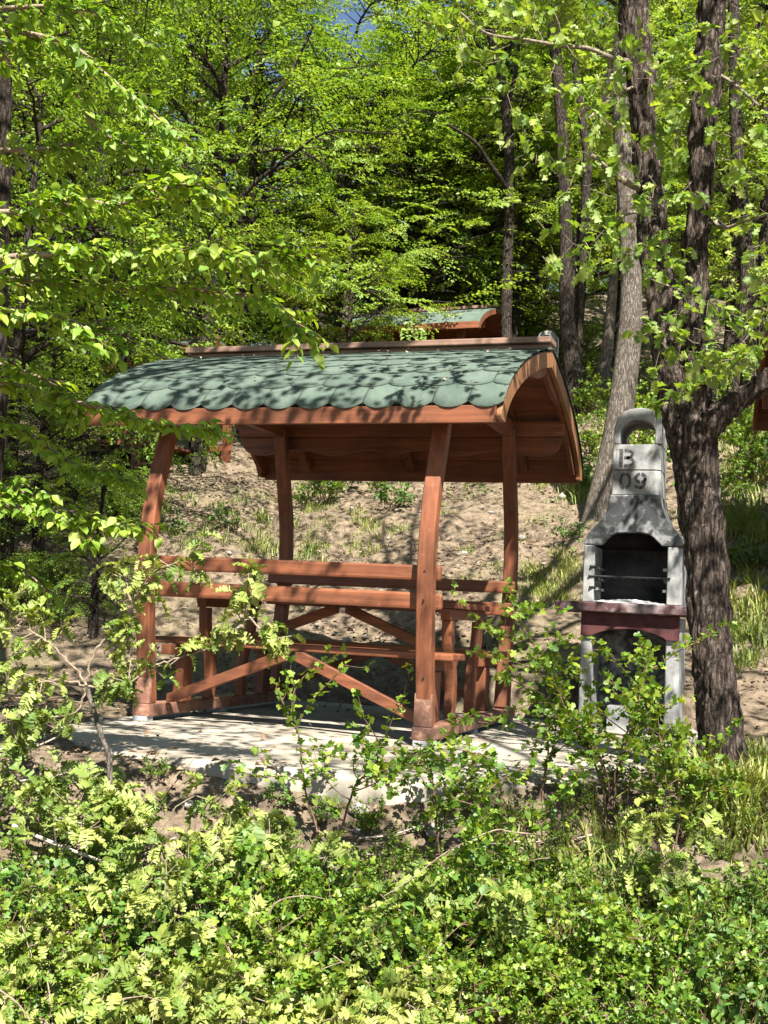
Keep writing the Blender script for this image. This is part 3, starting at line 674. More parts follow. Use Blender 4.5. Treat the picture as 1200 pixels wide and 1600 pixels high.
def make_crown_meshes(seed, R=2.3, height=5.0, base=0.8, nspray=430, leaf_l=0.06, mat='lf_horn', tmpl=None, ntw=9, droop=0.0):
    """hornbeam-like crown: trunk axis at origin going up; limbs and flat sprays. returns (wood mesh, leaf mesh)"""
    r = np.random.default_rng(seed); wood_a = Acc(); leaves = Acc(); sprays = [spray(r.uniform(0.5, 0.9), 0.038, leaf_l, seed * 10 + k) for k in range(5)]
    SA = [spray_arrays(s[0]) for s in sprays]; tv, tt = tmpl or quad_leaf(1.0, 0.6)
    nl = 20; done = 0; spots = []
    for k in range(nl):
        z0 = base + (height - base) * (k + r.uniform(0, 1)) / nl * 0.93; az = k * 2.4 + r.normal(0, 0.4)
        f = 1 - ((z0 - base) / (height - base)) ** 1.6 * 0.75; ln = R * f * r.uniform(0.75, 1.2)
        d = unit(np.array([math.cos(az), math.sin(az), 0.38 + 0.5 * (z0 / height)])); p = np.array([0, 0, z0]); pts = [p.copy()]
        ns = 9
        for i in range(ns):
            d = unit(d + r.normal(0, 0.13, 3) + np.array([0, 0, -0.045])); p = p + d * ln / ns; pts.append(p.copy())
            if i >= 1:
                for q in range(2):
                    sgn = 1 if (i + q) % 2 else -1; lat = unit(np.cross([0, 0, 1.0], d)) * sgn; sdv = unit(d * 0.6 + lat * r.uniform(0.5, 1.0) + np.array([0, 0, r.normal(0.02, 0.18)])); sl = ln * 0.32 * r.uniform(0.5, 1.2)
                    sp_ = [p + sdv * sl * t for t in (0, 0.5, 1.0)]; wood_a.add(*tube_arrays(sp_, [0.010, 0.007, 0.004], 4, False))
                    for t in (0.35, 0.7, 1.0): spots.append((p + sdv * sl * t, unit(sdv + r.normal(0, 0.45, 3) * np.array([1, 1, 0.4]))))
        wood_a.add(*tube_arrays(pts, np.linspace(0.035 * f + 0.008, 0.006, len(pts)), 5, False)); spots.append((p, d))
    r.shuffle(spots); spots = spots[:nspray]
    for p, d in spots:
        k = r.integers(0, 5); pos, dr, up, sc = SA[k]
        d = unit(np.array([d[0], d[1], d[2] * 0.5 - 0.08 - droop])); y = unit(np.cross([0, 0, 1.0], d)); z = np.cross(d, y); roll = r.normal(0, 0.3)
        y, z = y * math.cos(roll) + z * math.sin(roll), -y * math.sin(roll) + z * math.cos(roll); Rm = np.stack([d, y, z], 1)
        leaves.add(*stamp(tv, tt, pos @ Rm.T + p, frames(dr @ Rm.T, up @ Rm.T), sc * r.uniform(0.85, 1.15)))
        if r.uniform() < 0.5:
            tw = sprays[k][1][-1][0] if sprays[k][1][-1][1] == 0 else sprays[k][1][0][0]
            wood_a.add(*tube_arrays((tw @ Rm.T + p)[::3], [0.003] * len(tw[::3]), 3, False))
    return wood_a.mesh('limbs', M['bark_d']), leaves.mesh('crown', M[mat])
CROWNS = [make_crown_meshes(1, 2.3, 5.2, 0.6, 340), make_crown_meshes(2, 2.0, 4.6, 0.5, 320), make_crown_meshes(3, 2.6, 5.6, 0.9, 360)]
OAKC = [make_crown_meshes(21, 2.1, 4.6, 0.4, 270, 0.075, 'lf_oak', quad_leaf(1, .7, .2), droop=0.1), make_crown_meshes(22, 2.5, 5.0, 0.6, 300, 0.07, 'lf_oak', quad_leaf(1, .7, .2), droop=0.05)]
def trunk_mesh(path, rad, mat, n=12, rough=0.06, fine=False, seed=0):
    k = 6
    if fine:
        pth = smooth_path(path, 1); k = max(2, int(np.linalg.norm(np.diff(np.asarray(path), axis=0), axis=1).mean() / 0.016))
    pth = smooth_path(path, k); rd = np.interp(np.linspace(0, len(path) - 1, len(pth)), np.arange(len(path)), rad)
    V, T_ = tube_arrays(pth, rd, n, True)
    cen = np.repeat(pth, n, axis=0); nv = len(cen)
    for i in range(nv):
        q = V[i] - cen[i]; r_ = np.linalg.norm(q); q = q / (r_ + 1e-9)
        a = mnoise.noise(Vector((V[i][0] * 4, V[i][1] * 4, V[i][2] * 1.5 + seed))) * rough
        if fine:
            b = mnoise.noise(Vector((V[i][0] * 30, V[i][1] * 30, V[i][2] * 6 + seed))); b2 = mnoise.noise(Vector((V[i][0] * 75, V[i][1] * 75, V[i][2] * 24)))
            V[i] = V[i] + q * (r_ * a + 0.020 * (abs(b) * 1.7 - 0.35) + 0.006 * b2)
        else: V[i] = V[i] + q * r_ * a
    return np_mesh('trunk', V, T_, M[mat], smooth=True)
def crown_on(root, meshes, loc, sc, rz, sz=None):
    for nm, me in zip(('limbs', 'crown'), meshes):
        o = link(nm, me, root); o.location = Vector(loc) - root.location; o.scale = (sc, sc, sz or sc); o.rotation_euler = (0, 0, rz)
        
def bg_tree(name, s_or_u, base_v, d, widths, path, mat, label, cat='tree', group=None, crown=None, csc=1.0, extra=(), n=12, low=0.0):
    """path: [(u, v)] from bottom to top at depth d; the trunk goes down to the ground and on to its crown"""
    pts = [P(u, v, d) for u, v in path]; g0 = pts[0].copy(); g0[2] = G(g0[0], g0[1]) - 0.08
    rad = [w * d / FPX / 2 for w in widths]
    if pts[0][2] - g0[2] > 0.1: pts = [g0] + pts; rad = [rad[0] * 1.25] + rad
    else: pts[0][2] = g0[2]
    root = empty(name, (g0[0], g0[1], g0[2] + 0.08)); tag(root, label, cat, group)
    top = pts[-1]; o = link('trunk', trunk_mesh(pts, rad, mat, n, seed=d)); o.parent = root; o.matrix_parent_inverse = Matrix.Translation(-root.location)
    for e in extra:
        q = [P(u, v, dd) for u, v, dd in e[0]]; b = link('limb', trunk_mesh(q, [w * d / FPX / 2 for w in e[1]], mat, 8)); b.parent = root; b.matrix_parent_inverse = Matrix.Translation(-root.location)
    if crown is not None:
        crown_on(root, crown, (top[0], top[1], top[2] - low), csc, random.uniform(0, 6.28))
    return root

# ------------------------------------------------------------------ main forked oak
def oak():
    dd = 5.39
    base = P(1128, 1200, dd); root = empty('oak_tree', (base[0], base[1], G(base[0], base[1])))
    tag(root, 'forked oak with dark furrowed bark and a limb to the right, standing beside the barbecue', 'tree')
    inv = Matrix.Translation(-root.location)
    def add(nm, me):
        o = link(nm, me, root); o.matrix_parent_inverse = inv; return o
    def st(pts): return [P(u, v, d) for u, v, w, d in pts], [w * .86 * d / FPX / 2 for u, v, w, d in pts]
    main = [(1132, 1262, 160, dd), (1132, 1222, 108, dd), (1127, 1150, 78, dd), (1118, 1060, 72, dd), (1110, 980, 70, dd), (1106, 900, 72, dd), (1098, 820, 72, dd), (1090, 750, 74, dd), (1082, 700, 82, dd), (1078, 660, 84, dd), (1075, 640, 60, dd)]
    left = [(1078, 720, 52, dd), (1060, 650, 60, dd), (1049, 580, 62, dd), (1037, 500, 58, dd), (1026, 410, 56, dd), (1017, 320, 50, dd), (1010, 230, 47, dd + .05), (1003, 140, 50, dd + .05), (992, 50, 54, dd + .1), (985, -60, 50, dd + .1), (978, -300, 44, dd + .2), (968, -700, 30, dd + .3)]
    right = [(1090, 720, 50, dd - .02), (1088, 640, 52, dd - .03), (1086, 560, 52, dd - .05), (1084, 480, 48, dd - .06), (1087, 390, 45, dd - .06), (1094, 300, 45, dd - .06), (1100, 210, 47, dd - .05), (1106, 120, 50, dd - .05), (1112, 30, 52, dd - .05), (1116, -60, 48, dd - .05), (1125, -300, 40, dd), (1160, -650, 26, dd - .2)]
    limb = [(1088, 690, 40, dd - .05), (1112, 662, 38, dd - .08), (1138, 636, 34, dd - .10), (1168, 614, 30, dd - .12), (1205, 590, 27, dd - .14), (1280, 540, 22, dd - .1), (1400, 440, 14, dd)]
    for nm, pl, n in (('trunk', main, 110), ('stem', left, 84), ('stem', right, 84), ('limb', limb, 48)):
        q, r_ = st(pl); r_ = [x_ * (1.25 if nm == 'limb' else 1.0) for x_ in r_]; add(nm, trunk_mesh(q, r_, 'bark', n, 0.07, True, len(pl)))
    thin = [[(1000, 100, 16, dd), (960, 92, 11, dd - .05), (920, 76, 9, dd - .1), (880, 72, 8, dd - .15), (820, 62, 7, dd - .2), (760, 52, 6, dd - .3), (720, 20, 4, dd - .35)],
            [(1020, 300, 14, dd), (985, 288, 12, dd - .08), (955, 268, 11, dd - .12), (925, 243, 8, dd - .2)],
            [(1030, 340, 9, dd), (990, 332, 6, dd - .1), (955, 348, 4, dd - .2)],
            [(1035, 470, 7, dd), (1062, 455, 5, dd - .2), (1010, 432, 3, dd - .4), (1008, 400, 3, dd - .42)],
            [(1090, 330, 8, dd), (1130, 355, 7, dd - .1), (1165, 345, 6, dd - .2), (1215, 330, 5, dd - .3)],
            [(1110, 110, 8, dd), (1145, 130, 6, dd - .15), (1185, 165, 5, dd - .25)],
            [(1005, 130, 7, dd), (960, 150, 5, dd - .1), (920, 185, 4, dd - .2)]]
    for t in thin:
        t = [(*t[0][:3], dd + .10 if t[0][0] < 1050 else t[0][3])] + t[1:]; q, r_ = st(t); add('branch', trunk_mesh(q, r_, 'twig_b', 7, 0.25))
    # leaf tufts on the visible twigs: rosettes of young oak leaves
    r = np.random.default_rng(5); tv, tt = lobed_leaf(1, 0.62, 3, 0.35, 0.5, 0.3); pos = []; dr = []; up = []; sc = []
    tufts = []
    for t in thin:
        q = smooth_path([P(u, v, d) for u, v, w, d in t], 5)
        for k in range(3, len(q)):
            if r.uniform() < 0.5: tufts.append(q[k] + r.normal(0, 0.09, 3))
    for (u, v) in [(1090, 560), (1120, 545), (1160, 545), (1125, 575), (1060, 590), (1015, 520), (1080, 160), (1040, 250), (985, 70), (1150, 70), (1170, 250), (1060, 120), (1090, 60), (1180, 120), (1150, 190), (1000, 330), (1130, 480), (1180, 440), (1170, 520), (1025, 215), (1150, 300), (1060, 300), (950, 380), (900, 350), (880, 420), (1000, 400), (1050, 420), (930, 150), (900, 40), (840, 20), (780, 25), (720, 60), (700, 30), (760, 120)]:
        for q in range(6): tufts.append(P(u + r.normal(0, 26), v + r.normal(0, 22), dd - r.uniform(0.15, 0.7)))
    for (u, v) in [(700, 20), (760, 70), (830, 120), (880, 30), (930, 90), (960, 200), (905, 260), (1130, 30), (1190, 60), (1175, 330), (1160, 400), (1195, 500), (860, 220), (800, 190)]:
        for q in range(10): tufts.append(P(u + r.normal(0, 40), v + r.normal(0, 34), dd + r.uniform(-0.3, 1.2)))
    tw = Acc()
    for c in tufts:
        c = np.array(c); ax = unit(r.normal(0, 1, 3) + np.array([0, 0, -0.1]))
        tw.add(*tube_arrays([c - ax * 0.10, c - ax * 0.045 + r.normal(0, .018, 3), c], [0.0018, 0.0015, 0.0012], 4, False))
        for k in range(r.integers(4, 8)):
            d_ = unit(ax * 0.6 + r.normal(0, 0.8, 3) + np.array([0, 0, -0.25])); pos.append(c + r.normal(0, .012, 3)); dr.append(d_); up.append(unit(r.normal(0, .5, 3) + np.array([0, 0, 1.0]))); sc.append(r.uniform(0.03, 0.066))
    pos, dr, up, sc = map(np.array, (pos, dr, up, sc)); Rm = frames(dr, up)
    me = np_mesh('leaf', tv, tt, M['lf_oak']); order = np.argsort(-sc)
    for k in order[:280]:
        o = link('leaf', me, root); o.matrix_parent_inverse = inv
        mm = Matrix.Identity(4)
        for a in range(3):
            for b in range(3): mm[a][b] = float(Rm[k][a][b] * sc[k])
            mm[a][3] = float(pos[k][a])
        o.matrix_basis = mm
    a = Acc(); k = order[280:]; a.add(*stamp(tv, tt, pos[k], Rm[k], sc[k])); o = add('foliage', a.mesh('foliage', M['lf_oak'])); o['kind'] = 'stuff'
    add('twigs', tw.mesh('twigs', M['twig_b']))
    # unseen high crown: leaf clusters placed along sun rays to cast the dappled shade
    hc = Acc(); br = Acc(); tv2, tt2 = quad_leaf(1, 0.7, 0.1); cl = []
    r = np.random.default_rng(77)
    for k in range(6400):
        tx = r.uniform(-4.5, 5.0); ty = r.uniform(-4.5, 8.5); kk = r.uniform(3.6, 8.5)
        gz_ = 0.0 if ty < 2.3 else 0.3 * (ty - 2.3)
        c = np.array([tx, ty, gz_]) + SUNV * kk
        if mnoise.noise(Vector((c[0] * 0.55, c[1] * 0.55, 3))) + 0.55 * mnoise.noise(Vector((c[0] * 1.6, c[1] * 1.6, 9))) + (0.10 if tx < 0 else 0) - (0.30 if ty < -1.5 else 0) + (0.06 if ty > 2.6 else 0) + (.12 if tx < -.6 and ty > -.8 else 0) + (.40 if tx < .6 and ty > 2.8 else 0) < 0.12: continue
        u, v, z = project(c)
        if z > 0.2 and v > -60 and -60 < u < 1260: continue
        if math.hypot(c[0] - 3.1, c[1] + 0.2) > 8.5: continue
        cl.append(c)
    for c in cl:
        n = 11; p_ = c + r.normal(0, 0.17, (n, 3)) * np.array([1, 1, .6]); d_ = r.normal(0, 1, (n, 3)); u_ = r.normal(0, 0.5, (n, 3)) + np.array([0, 0, 1.0])
        hc.add(*stamp(tv2, tt2, p_, frames(d_, u_), r.uniform(0.06, 0.10, n)))
    topL = P(978, -300, dd + .2); topR = P(1125, -300, dd)
    for k in range(26):
        c = cl[r.integers(0, len(cl))]; s0 = topL if r.uniform() < .5 else topR; mid = (s0 + c) / 2 + np.array([0, 0, 0.8]); q = smooth_path([s0, mid, c], 6)
        if any((lambda t: t[2] > 0.2 and t[1] > -30 and -30 < t[0] < 1230)(project(x)) for x in q[3:]): continue
        br.add(*tube_arrays(q, np.linspace(0.05, 0.012, len(q)), 6, False))
    o = add('crown', hc.mesh('crown', M['lf_oak'])); o['kind'] = 'stuff'; add('crown_limbs', br.mesh('crown_limbs', M['bark']))
    return len(cl)
print('canopy clusters', oak())

# ------------------------------------------------------------------ other trees whose trunks can be told apart
bg_tree('hillside_tree', 0, 0, 11.2, [56, 47, 43, 41, 37, 34, 31, 31, 29], [(934, 830), (946, 765), (961, 690), (975, 600), (984, 520), (986, 440), (982, 350), (974, 240), (968, 60)], 'bark_l', 'pale mossy trunk leaning right directly behind the barbecue chimney', crown=OAKC[0], csc=0.5, n=20)
bg_tree('hillside_tree', 0, 0, 19.0, [20, 18, 17, 18, 17, 16, 15, 15], [(791, 560), (791, 500), (793, 400), (797, 330), (796, 250), (790, 170), (778, 100), (764, 40)], 'bark_d', 'slender dark trunk rising behind the right half of the shelter ridge', crown=OAKC[1], csc=0.4,
        extra=[([(797, 300, 19.0), (770, 262, 18.8), (742, 222, 18.6), (700, 195, 18.4)], [9, 7, 6, 4]), ([(790, 180, 19.0), (806, 110, 19.0), (812, 50, 18.8)], [9, 7, 5])], n=10)
bg_tree('hillside_tree', 0, 0, 17.5, [34, 30, 26, 22, 20, 20, 19, 19, 17], [(900, 640), (896, 590), (888, 520), (884, 440), (884, 350), (880, 260), (876, 170), (868, 80), (862, 0)], 'bark_d', 'dark trunk close behind the right end of the shelter roof', crown=OAKC[0], csc=0.4,
        extra=[([(905, 640, 18.2), (898, 520, 18.2), (899, 420, 18.2), (905, 330, 18.2)], [20, 16, 14, 10])], n=12)
bg_tree('hillside_tree', 0, 0, 18.5, [24, 22, 18, 16, 13], [(938, 640), (944, 580), (950, 530), (956, 470), (960, 400)], 'bark_l', 'grey trunk with mossy foot left of the pale leaning trunk', crown=OAKC[1], csc=0.4, n=10)
bg_tree('hillside_tree', 0, 0, 18.0, [9, 14, 16, 14, 12, 10], [(908, 480), (912, 380), (918, 250), (915, 225), (905, 150), (897, 90)], 'bark_d', 'thin dark tree forking into a Y left of the oak stems', crown=OAKC[0], csc=0.4,
        extra=[([(917, 235, 18), (934, 190, 18), (950, 125, 18), (956, 60, 18)], [12, 10, 9, 6])], n=8)
bg_tree('hillside_tree', 0, 0, 14.0, [28, 24, 22, 21, 22, 20, 20, 18], [(1148, 690), (1150, 640), (1158, 540), (1166, 450), (1164, 370), (1152, 240), (1148, 120), (1146, 0)], 'bark_d', 'dark upright trunk right of the forked oak', crown=OAKC[1], csc=0.45, n=12)
bg_tree('hillside_tree', 0, 0, 15.0, [16, 14, 13, 12], [(1190, 560), (1192, 400), (1197, 200), (1199, 60)], 'bark_d', 'thin dark trunk at the right edge of the picture', crown=OAKC[0], csc=0.7, n=8)
bg_tree('hillside_tree', 0, 0, 6.6, [34, 30, 27, 27, 26, 24], [(-6, 640), (-4, 520), (2, 380), (4, 250), (6, 120), (4, -20)], 'bark_d', 'dark trunk at the left edge of the picture', crown=CROWNS[1], csc=0.7, n=14)
bg_tree('hillside_tree', 0, 0, 13.5, [22, 20, 19, 18, 18, 17], [(112, 600), (122, 420), (134, 270), (148, 150), (166, 50), (172, -40)], 'bark_d', 'brown trunk among dense leaves in the upper left', crown=CROWNS[0], csc=0.7, n=10)
bg_tree('hillside_tree', 0, 0, 19.5, [17, 15, 14, 11], [(541, 560), (541, 500), (545, 440), (552, 360)], 'bark_l', 'whitish trunk just left of the far green roof', crown=CROWNS[2], csc=0.6, n=8)
bg_tree('hillside_tree', 0, 0, 17.5, [10, 11, 11, 10, 8], [(320, 420), (342, 290), (372, 215), (388, 150), (415, 60)], 'bark_d', 'slanting dark stem in the densest leaves above the shelter', crown=CROWNS[1], csc=0.6,
        extra=[([(372, 215, 17.5), (410, 170, 17.4), (450, 120, 17.3), (490, 40, 17.2)], [8, 7, 6, 4])], n=8)

# generic hornbeams: share a label in groups
def generic(s, d, crown, sc, group, label, name='hornbeam_tree', h0=0.0, sz=None, cat='tree', mat='bark_d'):
    x, y = W2(s, d); z = G(x, y); root = empty(name, (x, y, z)); tag(root, label, cat, group)
    hh = 4.6 * (sz or sc) + h0; lean = np.array([random.uniform(-.25, .25), random.uniform(-.25, .25), 0])
    pts = [np.array([x, y, z - 0.1]), np.array([x, y, z + hh * .35]) + lean * .3, np.array([x, y, z + hh * .7]) + lean * .3, np.array([x, y, z + hh])]
    o = link('trunk', trunk_mesh(pts, [0.10 * sc + .02, 0.075 * sc + .01, 0.05 * sc, 0.02], mat, 8)); o.parent = root; o.matrix_parent_inverse = Matrix.Translation(-root.location)
    crown_on(root, crown, (x, y, z + h0), sc, random.uniform(0, 6.28), sz)
    return root
GH = 'dense hornbeams on the slope behind the shelter'; LH = 'dense green hornbeam in the wood on the slope behind the shelter, left and centre'
random.seed(3)
for s, d, k, sc, sz, h0 in [(-3.4, 10.4, 0, .8, .95, 0), (-3.3, 12.2, 1, .9, 1.15, .2), (-4.3, 12.6, 2, 1.0, 1.3, 0), (-2.5, 15.2, 0, 1.0, 1.3, 1.3), (-5.2, 14.2, 1, 1.2, 1.5, 0), (-4.0, 16.5, 2, 1.2, 1.5, .4), (-1.0, 20.5, 2, 1.4, 1.35, .5), (0.5, 21.5, 1, 1.4, 1.3, .5), (-2.6, 20, 0, 1.4, 1.5, 1.0), (2.0, 23, 2, 1.3, 1.2, .8), (-6.4, 18, 0, 1.4, 1.7, 0), (-0.3, 25, 0, 1.5, 1.35, .5), (-3.6, 25, 1, 1.5, 1.5, 0), (-6.0, 23, 2, 1.5, 1.9, 0), (-8.6, 22, 1, 1.6, 1.9, 0), (-1.8, 29, 2, 1.7, 1.5, 0), (-5.0, 29, 0, 1.7, 1.7, 0), (-9.0, 29, 1, 1.9, 2.2, 0)]:
    generic(s, d, CROWNS[k], sc, GH, LH, h0=h0, sz=sz)
GO = 'light young oaks on the slope to the right'; LO = 'light green young oak with thin crown on the slope behind and right of the shelter'
for s, d, k, sc, sz, h0 in [(4.6, 15.5, 0, .8, .9, .9), (3.3, 20.5, 1, .9, 1.0, 1.0), (5.6, 18.5, 0, 1.0, 1.1, 1.0), (2.2, 20.5, 1, .9, .9, 1.0), (1.0, 23.0, 0, 1.1, 1.3, 1.2), (-.75, 18.2, 0, .6, .6, 1.3), (1.9, 21.5, 1, 1.2, 1.5, 1.5), (0.2, 22.5, 0, 1.2, 1.6, 1.5), (2.9, 24, 0, 1.3, 1.5, 1.0), (4.2, 21, 1, 1.2, 1.4, 1.0), (6.8, 21.5, 0, 1.3, 1.5, .8), (1.6, 22.5, 1, 1.2, 1.3, 1.0), (5.5, 26.5, 1, 1.5, 1.5, .6), (8.8, 27, 0, 1.6, 1.7, .6), (4.0, 31, 0, 1.7, 1.6, .6), (8.5, 34, 1, 1.9, 1.7, .4)]:
    generic(s, d, OAKC[k], sc, GO, LO, name='oak_tree', h0=h0, sz=sz)
GF = 'woodland trees on the skyline'; LF = 'distant leafy tree on the wooded skyline'
for k in range(20):
    s = -26 + k * 2.8; generic(s, 40 + (k * 7 % 9), (CROWNS + OAKC)[k % 5], 2.2, GF, LF, name='skyline_tree', sz=1.05 if s > 1 else 1.45)

# leafy bush masses low behind the shelter, left
GB = 'low hornbeam bushes at the foot of the slope, left of the shelter'; LB = 'low leafy hornbeam bush at the foot of the wooded slope left of the shelter'
for s, d, sc in [(-3.7, 9.6, .38), (-2.35, 9.6, .30), (-3.2, 10.8, .45), (-4.2, 11.2, .5), (-2.9, 12.4, .4)]:
    generic(s, d, CROWNS[int(s * 10) % 3], sc, GB, LB, name='hornbeam_bush', cat='bush')

# ------------------------------------------------------------------ near hornbeam boughs on the left
def instance_leaves(root, me, pos, Rm, sc, n_obj, tmpl, mat, name='leaf'):
    inv = Matrix.Translation(-root.location); dist = np.linalg.norm(pos - CAM, axis=1) / sc
    order = np.argsort(dist)
    for k in order[:n_obj]:
        o = link(name, me, root); o.matrix_parent_inverse = inv; mm = Matrix.Identity(4)
        for a in range(3):
            for b in range(3): mm[a][b] = float(Rm[k][a][b] * sc[k])
            mm[a][3] = float(pos[k][a])
        o.matrix_basis = mm
    rest = order[n_obj:]
    if len(rest):
        a = Acc(); a.add(*stamp(tmpl[0], tmpl[1], pos[rest], Rm[rest], sc[rest])); o = link('foliage', a.mesh('foliage', M[mat]), root); o.matrix_parent_inverse = inv; o['kind'] = 'stuff'
FL = fold_leaf(1, 0.62, 0.10, 0.18); FLm = np_mesh('leaf', *FL, M['lf_near'])
def near_tree():
    x, y = W2(-3.05, 4.6); z = G(x, y); root = empty('hornbeam_tree', (x, y, z)); tag(root, 'near hornbeam reaching in from the left with bright leafy boughs in front of the shelter', 'tree')
    inv = Matrix.Translation(-root.location); r = np.random.default_rng(9)
    base = np.array([x, y, z]); tr = smooth_path([base - [0, 0, .1], base + [.05, 0, 1.0], base + [0, .1, 2.2], base + [-.05, .05, 3.8]], 5)
    o = link('trunk', trunk_mesh(tr[::2], np.linspace(0.09, 0.04, len(tr[::2])), 'bark_d', 12)); o.parent = root; o.matrix_parent_inverse = inv
    boughs = [ # (u,v) path, depth start/end, half spread px
        ([(-60, 410), (60, 398), (160, 402), (250, 390), (330, 398), (420, 412), (450, 400)], 4.3, 3.9, 62),
        ([(-60, 430), (60, 440), (160, 450), (260, 450), (350, 455), (440, 480), (470, 520)], 4.5, 4.1, 55),
        ([(-60, 330), (40, 330), (110, 310), (180, 320), (240, 300), (310, 285), (330, 300)], 4.3, 4.0, 50),
        ([(-60, 470), (40, 490), (110, 500), (150, 530)], 4.4, 4.2, 45),
        ([(-60, 600), (20, 600), (90, 620), (170, 640), (240, 660), (330, 668)], 4.8, 4.5, 34),
        ([(-60, 560), (20, 575), (80, 600), (110, 640)], 4.8, 4.7, 38),
        ([(-60, 650), (0, 655), (50, 680), (110, 722), (160, 738), (200, 752)], 4.9, 4.7, 34),
        ([(-60, 740), (0, 760), (60, 775), (110, 800), (160, 815), (215, 820)], 4.8, 4.6, 42),
        ([(-60, 790), (20, 790), (90, 800), (140, 840)], 4.7, 4.6, 38),
        ([(-60, 60), (20, 50), (110, 70), (170, 120), (230, 170), (290, 225)], 4.6, 4.3, 40),
        ([(-60, 100), (20, 90), (100, 120), (150, 200), (230, 240), (270, 265)], 4.7, 4.4, 36),
        ([(-60, 20), (60, 10), (150, 20), (220, 60)], 4.8, 4.5, 50),
        ([(-60, 230), (40, 235), (110, 225), (190, 215), (240, 225)], 5.0, 4.6, 45),
        ([(-60, 890), (0, 880), (40, 895), (70, 920)], 4.9, 4.8, 30)]
    pos, dr, up, sc = [], [], [], []; tw = Acc(); bw = Acc()
    for pth, d0, d1, sp in boughs:
        n = len(pth); q3 = smooth_path([P(u, v, d0 + (d1 - d0) * k / (n - 1)) for k, (u, v) in enumerate(pth)], 7)
        zc = q3[0]; zt = tr[np.argmin(abs(tr[:, 2] - zc[2] + 0.3))]; q3 = np.concatenate([[zt, (zt + zc) / 2 + [0, 0, -.02]], q3])
        bw.add(*tube_arrays(q3, np.linspace(0.013, 0.0025, len(q3)), 6, False))
        for k in range(3, len(q3)):
            d = unit(q3[k] - q3[k - 1])
            for sg in (1, -1):
                for rep in range(2):
                    lat = unit(np.cross([0, 0, 1.0], d)) * sg; td = unit(d * r.uniform(.5, 1) + lat * r.uniform(.5, 1) + np.array([0, 0, r.normal(-0.06, 0.24)])); ln = sp / FPX * d1 * r.uniform(0.7, 2.1) * (1 - 0.35 * k / len(q3))
                    if r.uniform() < 0.32: continue
                    m_ = max(2, int(ln / 0.026)); p = q3[k].copy(); tp = [p.copy()]; sgn = 1
                    for i in range(m_):
                        td = unit(td + r.normal(0, .06, 3) + np.array([0, 0, -.02])); p = p + td * 0.026; tp.append(p.copy())
                        la = unit(np.cross([0, 0, 1.0], td)) * sgn; sgn = -sgn
                        pos.append(p.copy()); dr.append(unit(td * .7 + la * .75 + [0, 0, -.42] + r.normal(0, .34, 3))); up.append(unit(np.array([0, 0, 1.0]) + SUNV * .5 + r.normal(0, .5, 3))); sc.append(r.uniform(0.028, 0.064))
                    tw.add(*tube_arrays(tp, np.linspace(0.0028, 0.0012, len(tp)), 4, False))
    o = link('boughs', bw.mesh('boughs', M['twig']), root); o.matrix_parent_inverse = inv
    o = link('twigs', tw.mesh('twigs', M['twig_r']), root); o.matrix_parent_inverse = inv
    pos, dr, up, sc = map(np.array, (pos, dr, up, sc)); instance_leaves(root, FLm, pos, frames(dr, up), sc, 300, FL, 'lf_near')
    return len(pos)
print('near leaves', near_tree())

# ------------------------------------------------------------------ shrubs and saplings
LO1 = lobed_leaf(1, 0.56, 6, 0.55, 0.84, 0.6); LO2 = lobed_leaf(1, 0.46, 6, 0.95, 0.80, 0.9); LO3 = lobed_leaf(1, 0.54, 7, 0.25, 0.84, 0.3)
LOt = [(t[0] * (1 + RNG.normal(0, .07, t[0].shape)) + RNG.normal(0, .012, t[0].shape), t[1]) for t in (LO1, LO2, LO3, lobed_leaf(.8, .46, 5, .8, .7, .8), LO2, lobed_leaf(1, .62, 5, .5, .75, .2), LO1)]
LOm = [np_mesh('leaf', *t, M['lf_fern']) for t in LOt]
def place_leaf(root, me, p, Rm, s, inv):
    o = link('leaf', me, root); o.matrix_parent_inverse = inv; mm = Matrix.Identity(4)
    for a in range(3):
        for b in range(3): mm[a][b] = float(Rm[a][b] * s)
        mm[a][3] = float(p[a])
    o.matrix_basis = mm
def rosette(acc, c, ax, r, n, l0, l1, droop=0.3):
    for k in range(n):
        d_ = unit(ax * 0.55 + r.normal(0, 0.75, 3) + np.array([0, 0, -droop])); acc.append((c + r.normal(0, .01, 3), d_, unit(np.array([0, 0, 1.0]) + r.normal(0, .4, 3)), r.uniform(l0, l1) * r.choice([.6, .85, 1, 1.1]), int(r.integers(0, 7))))
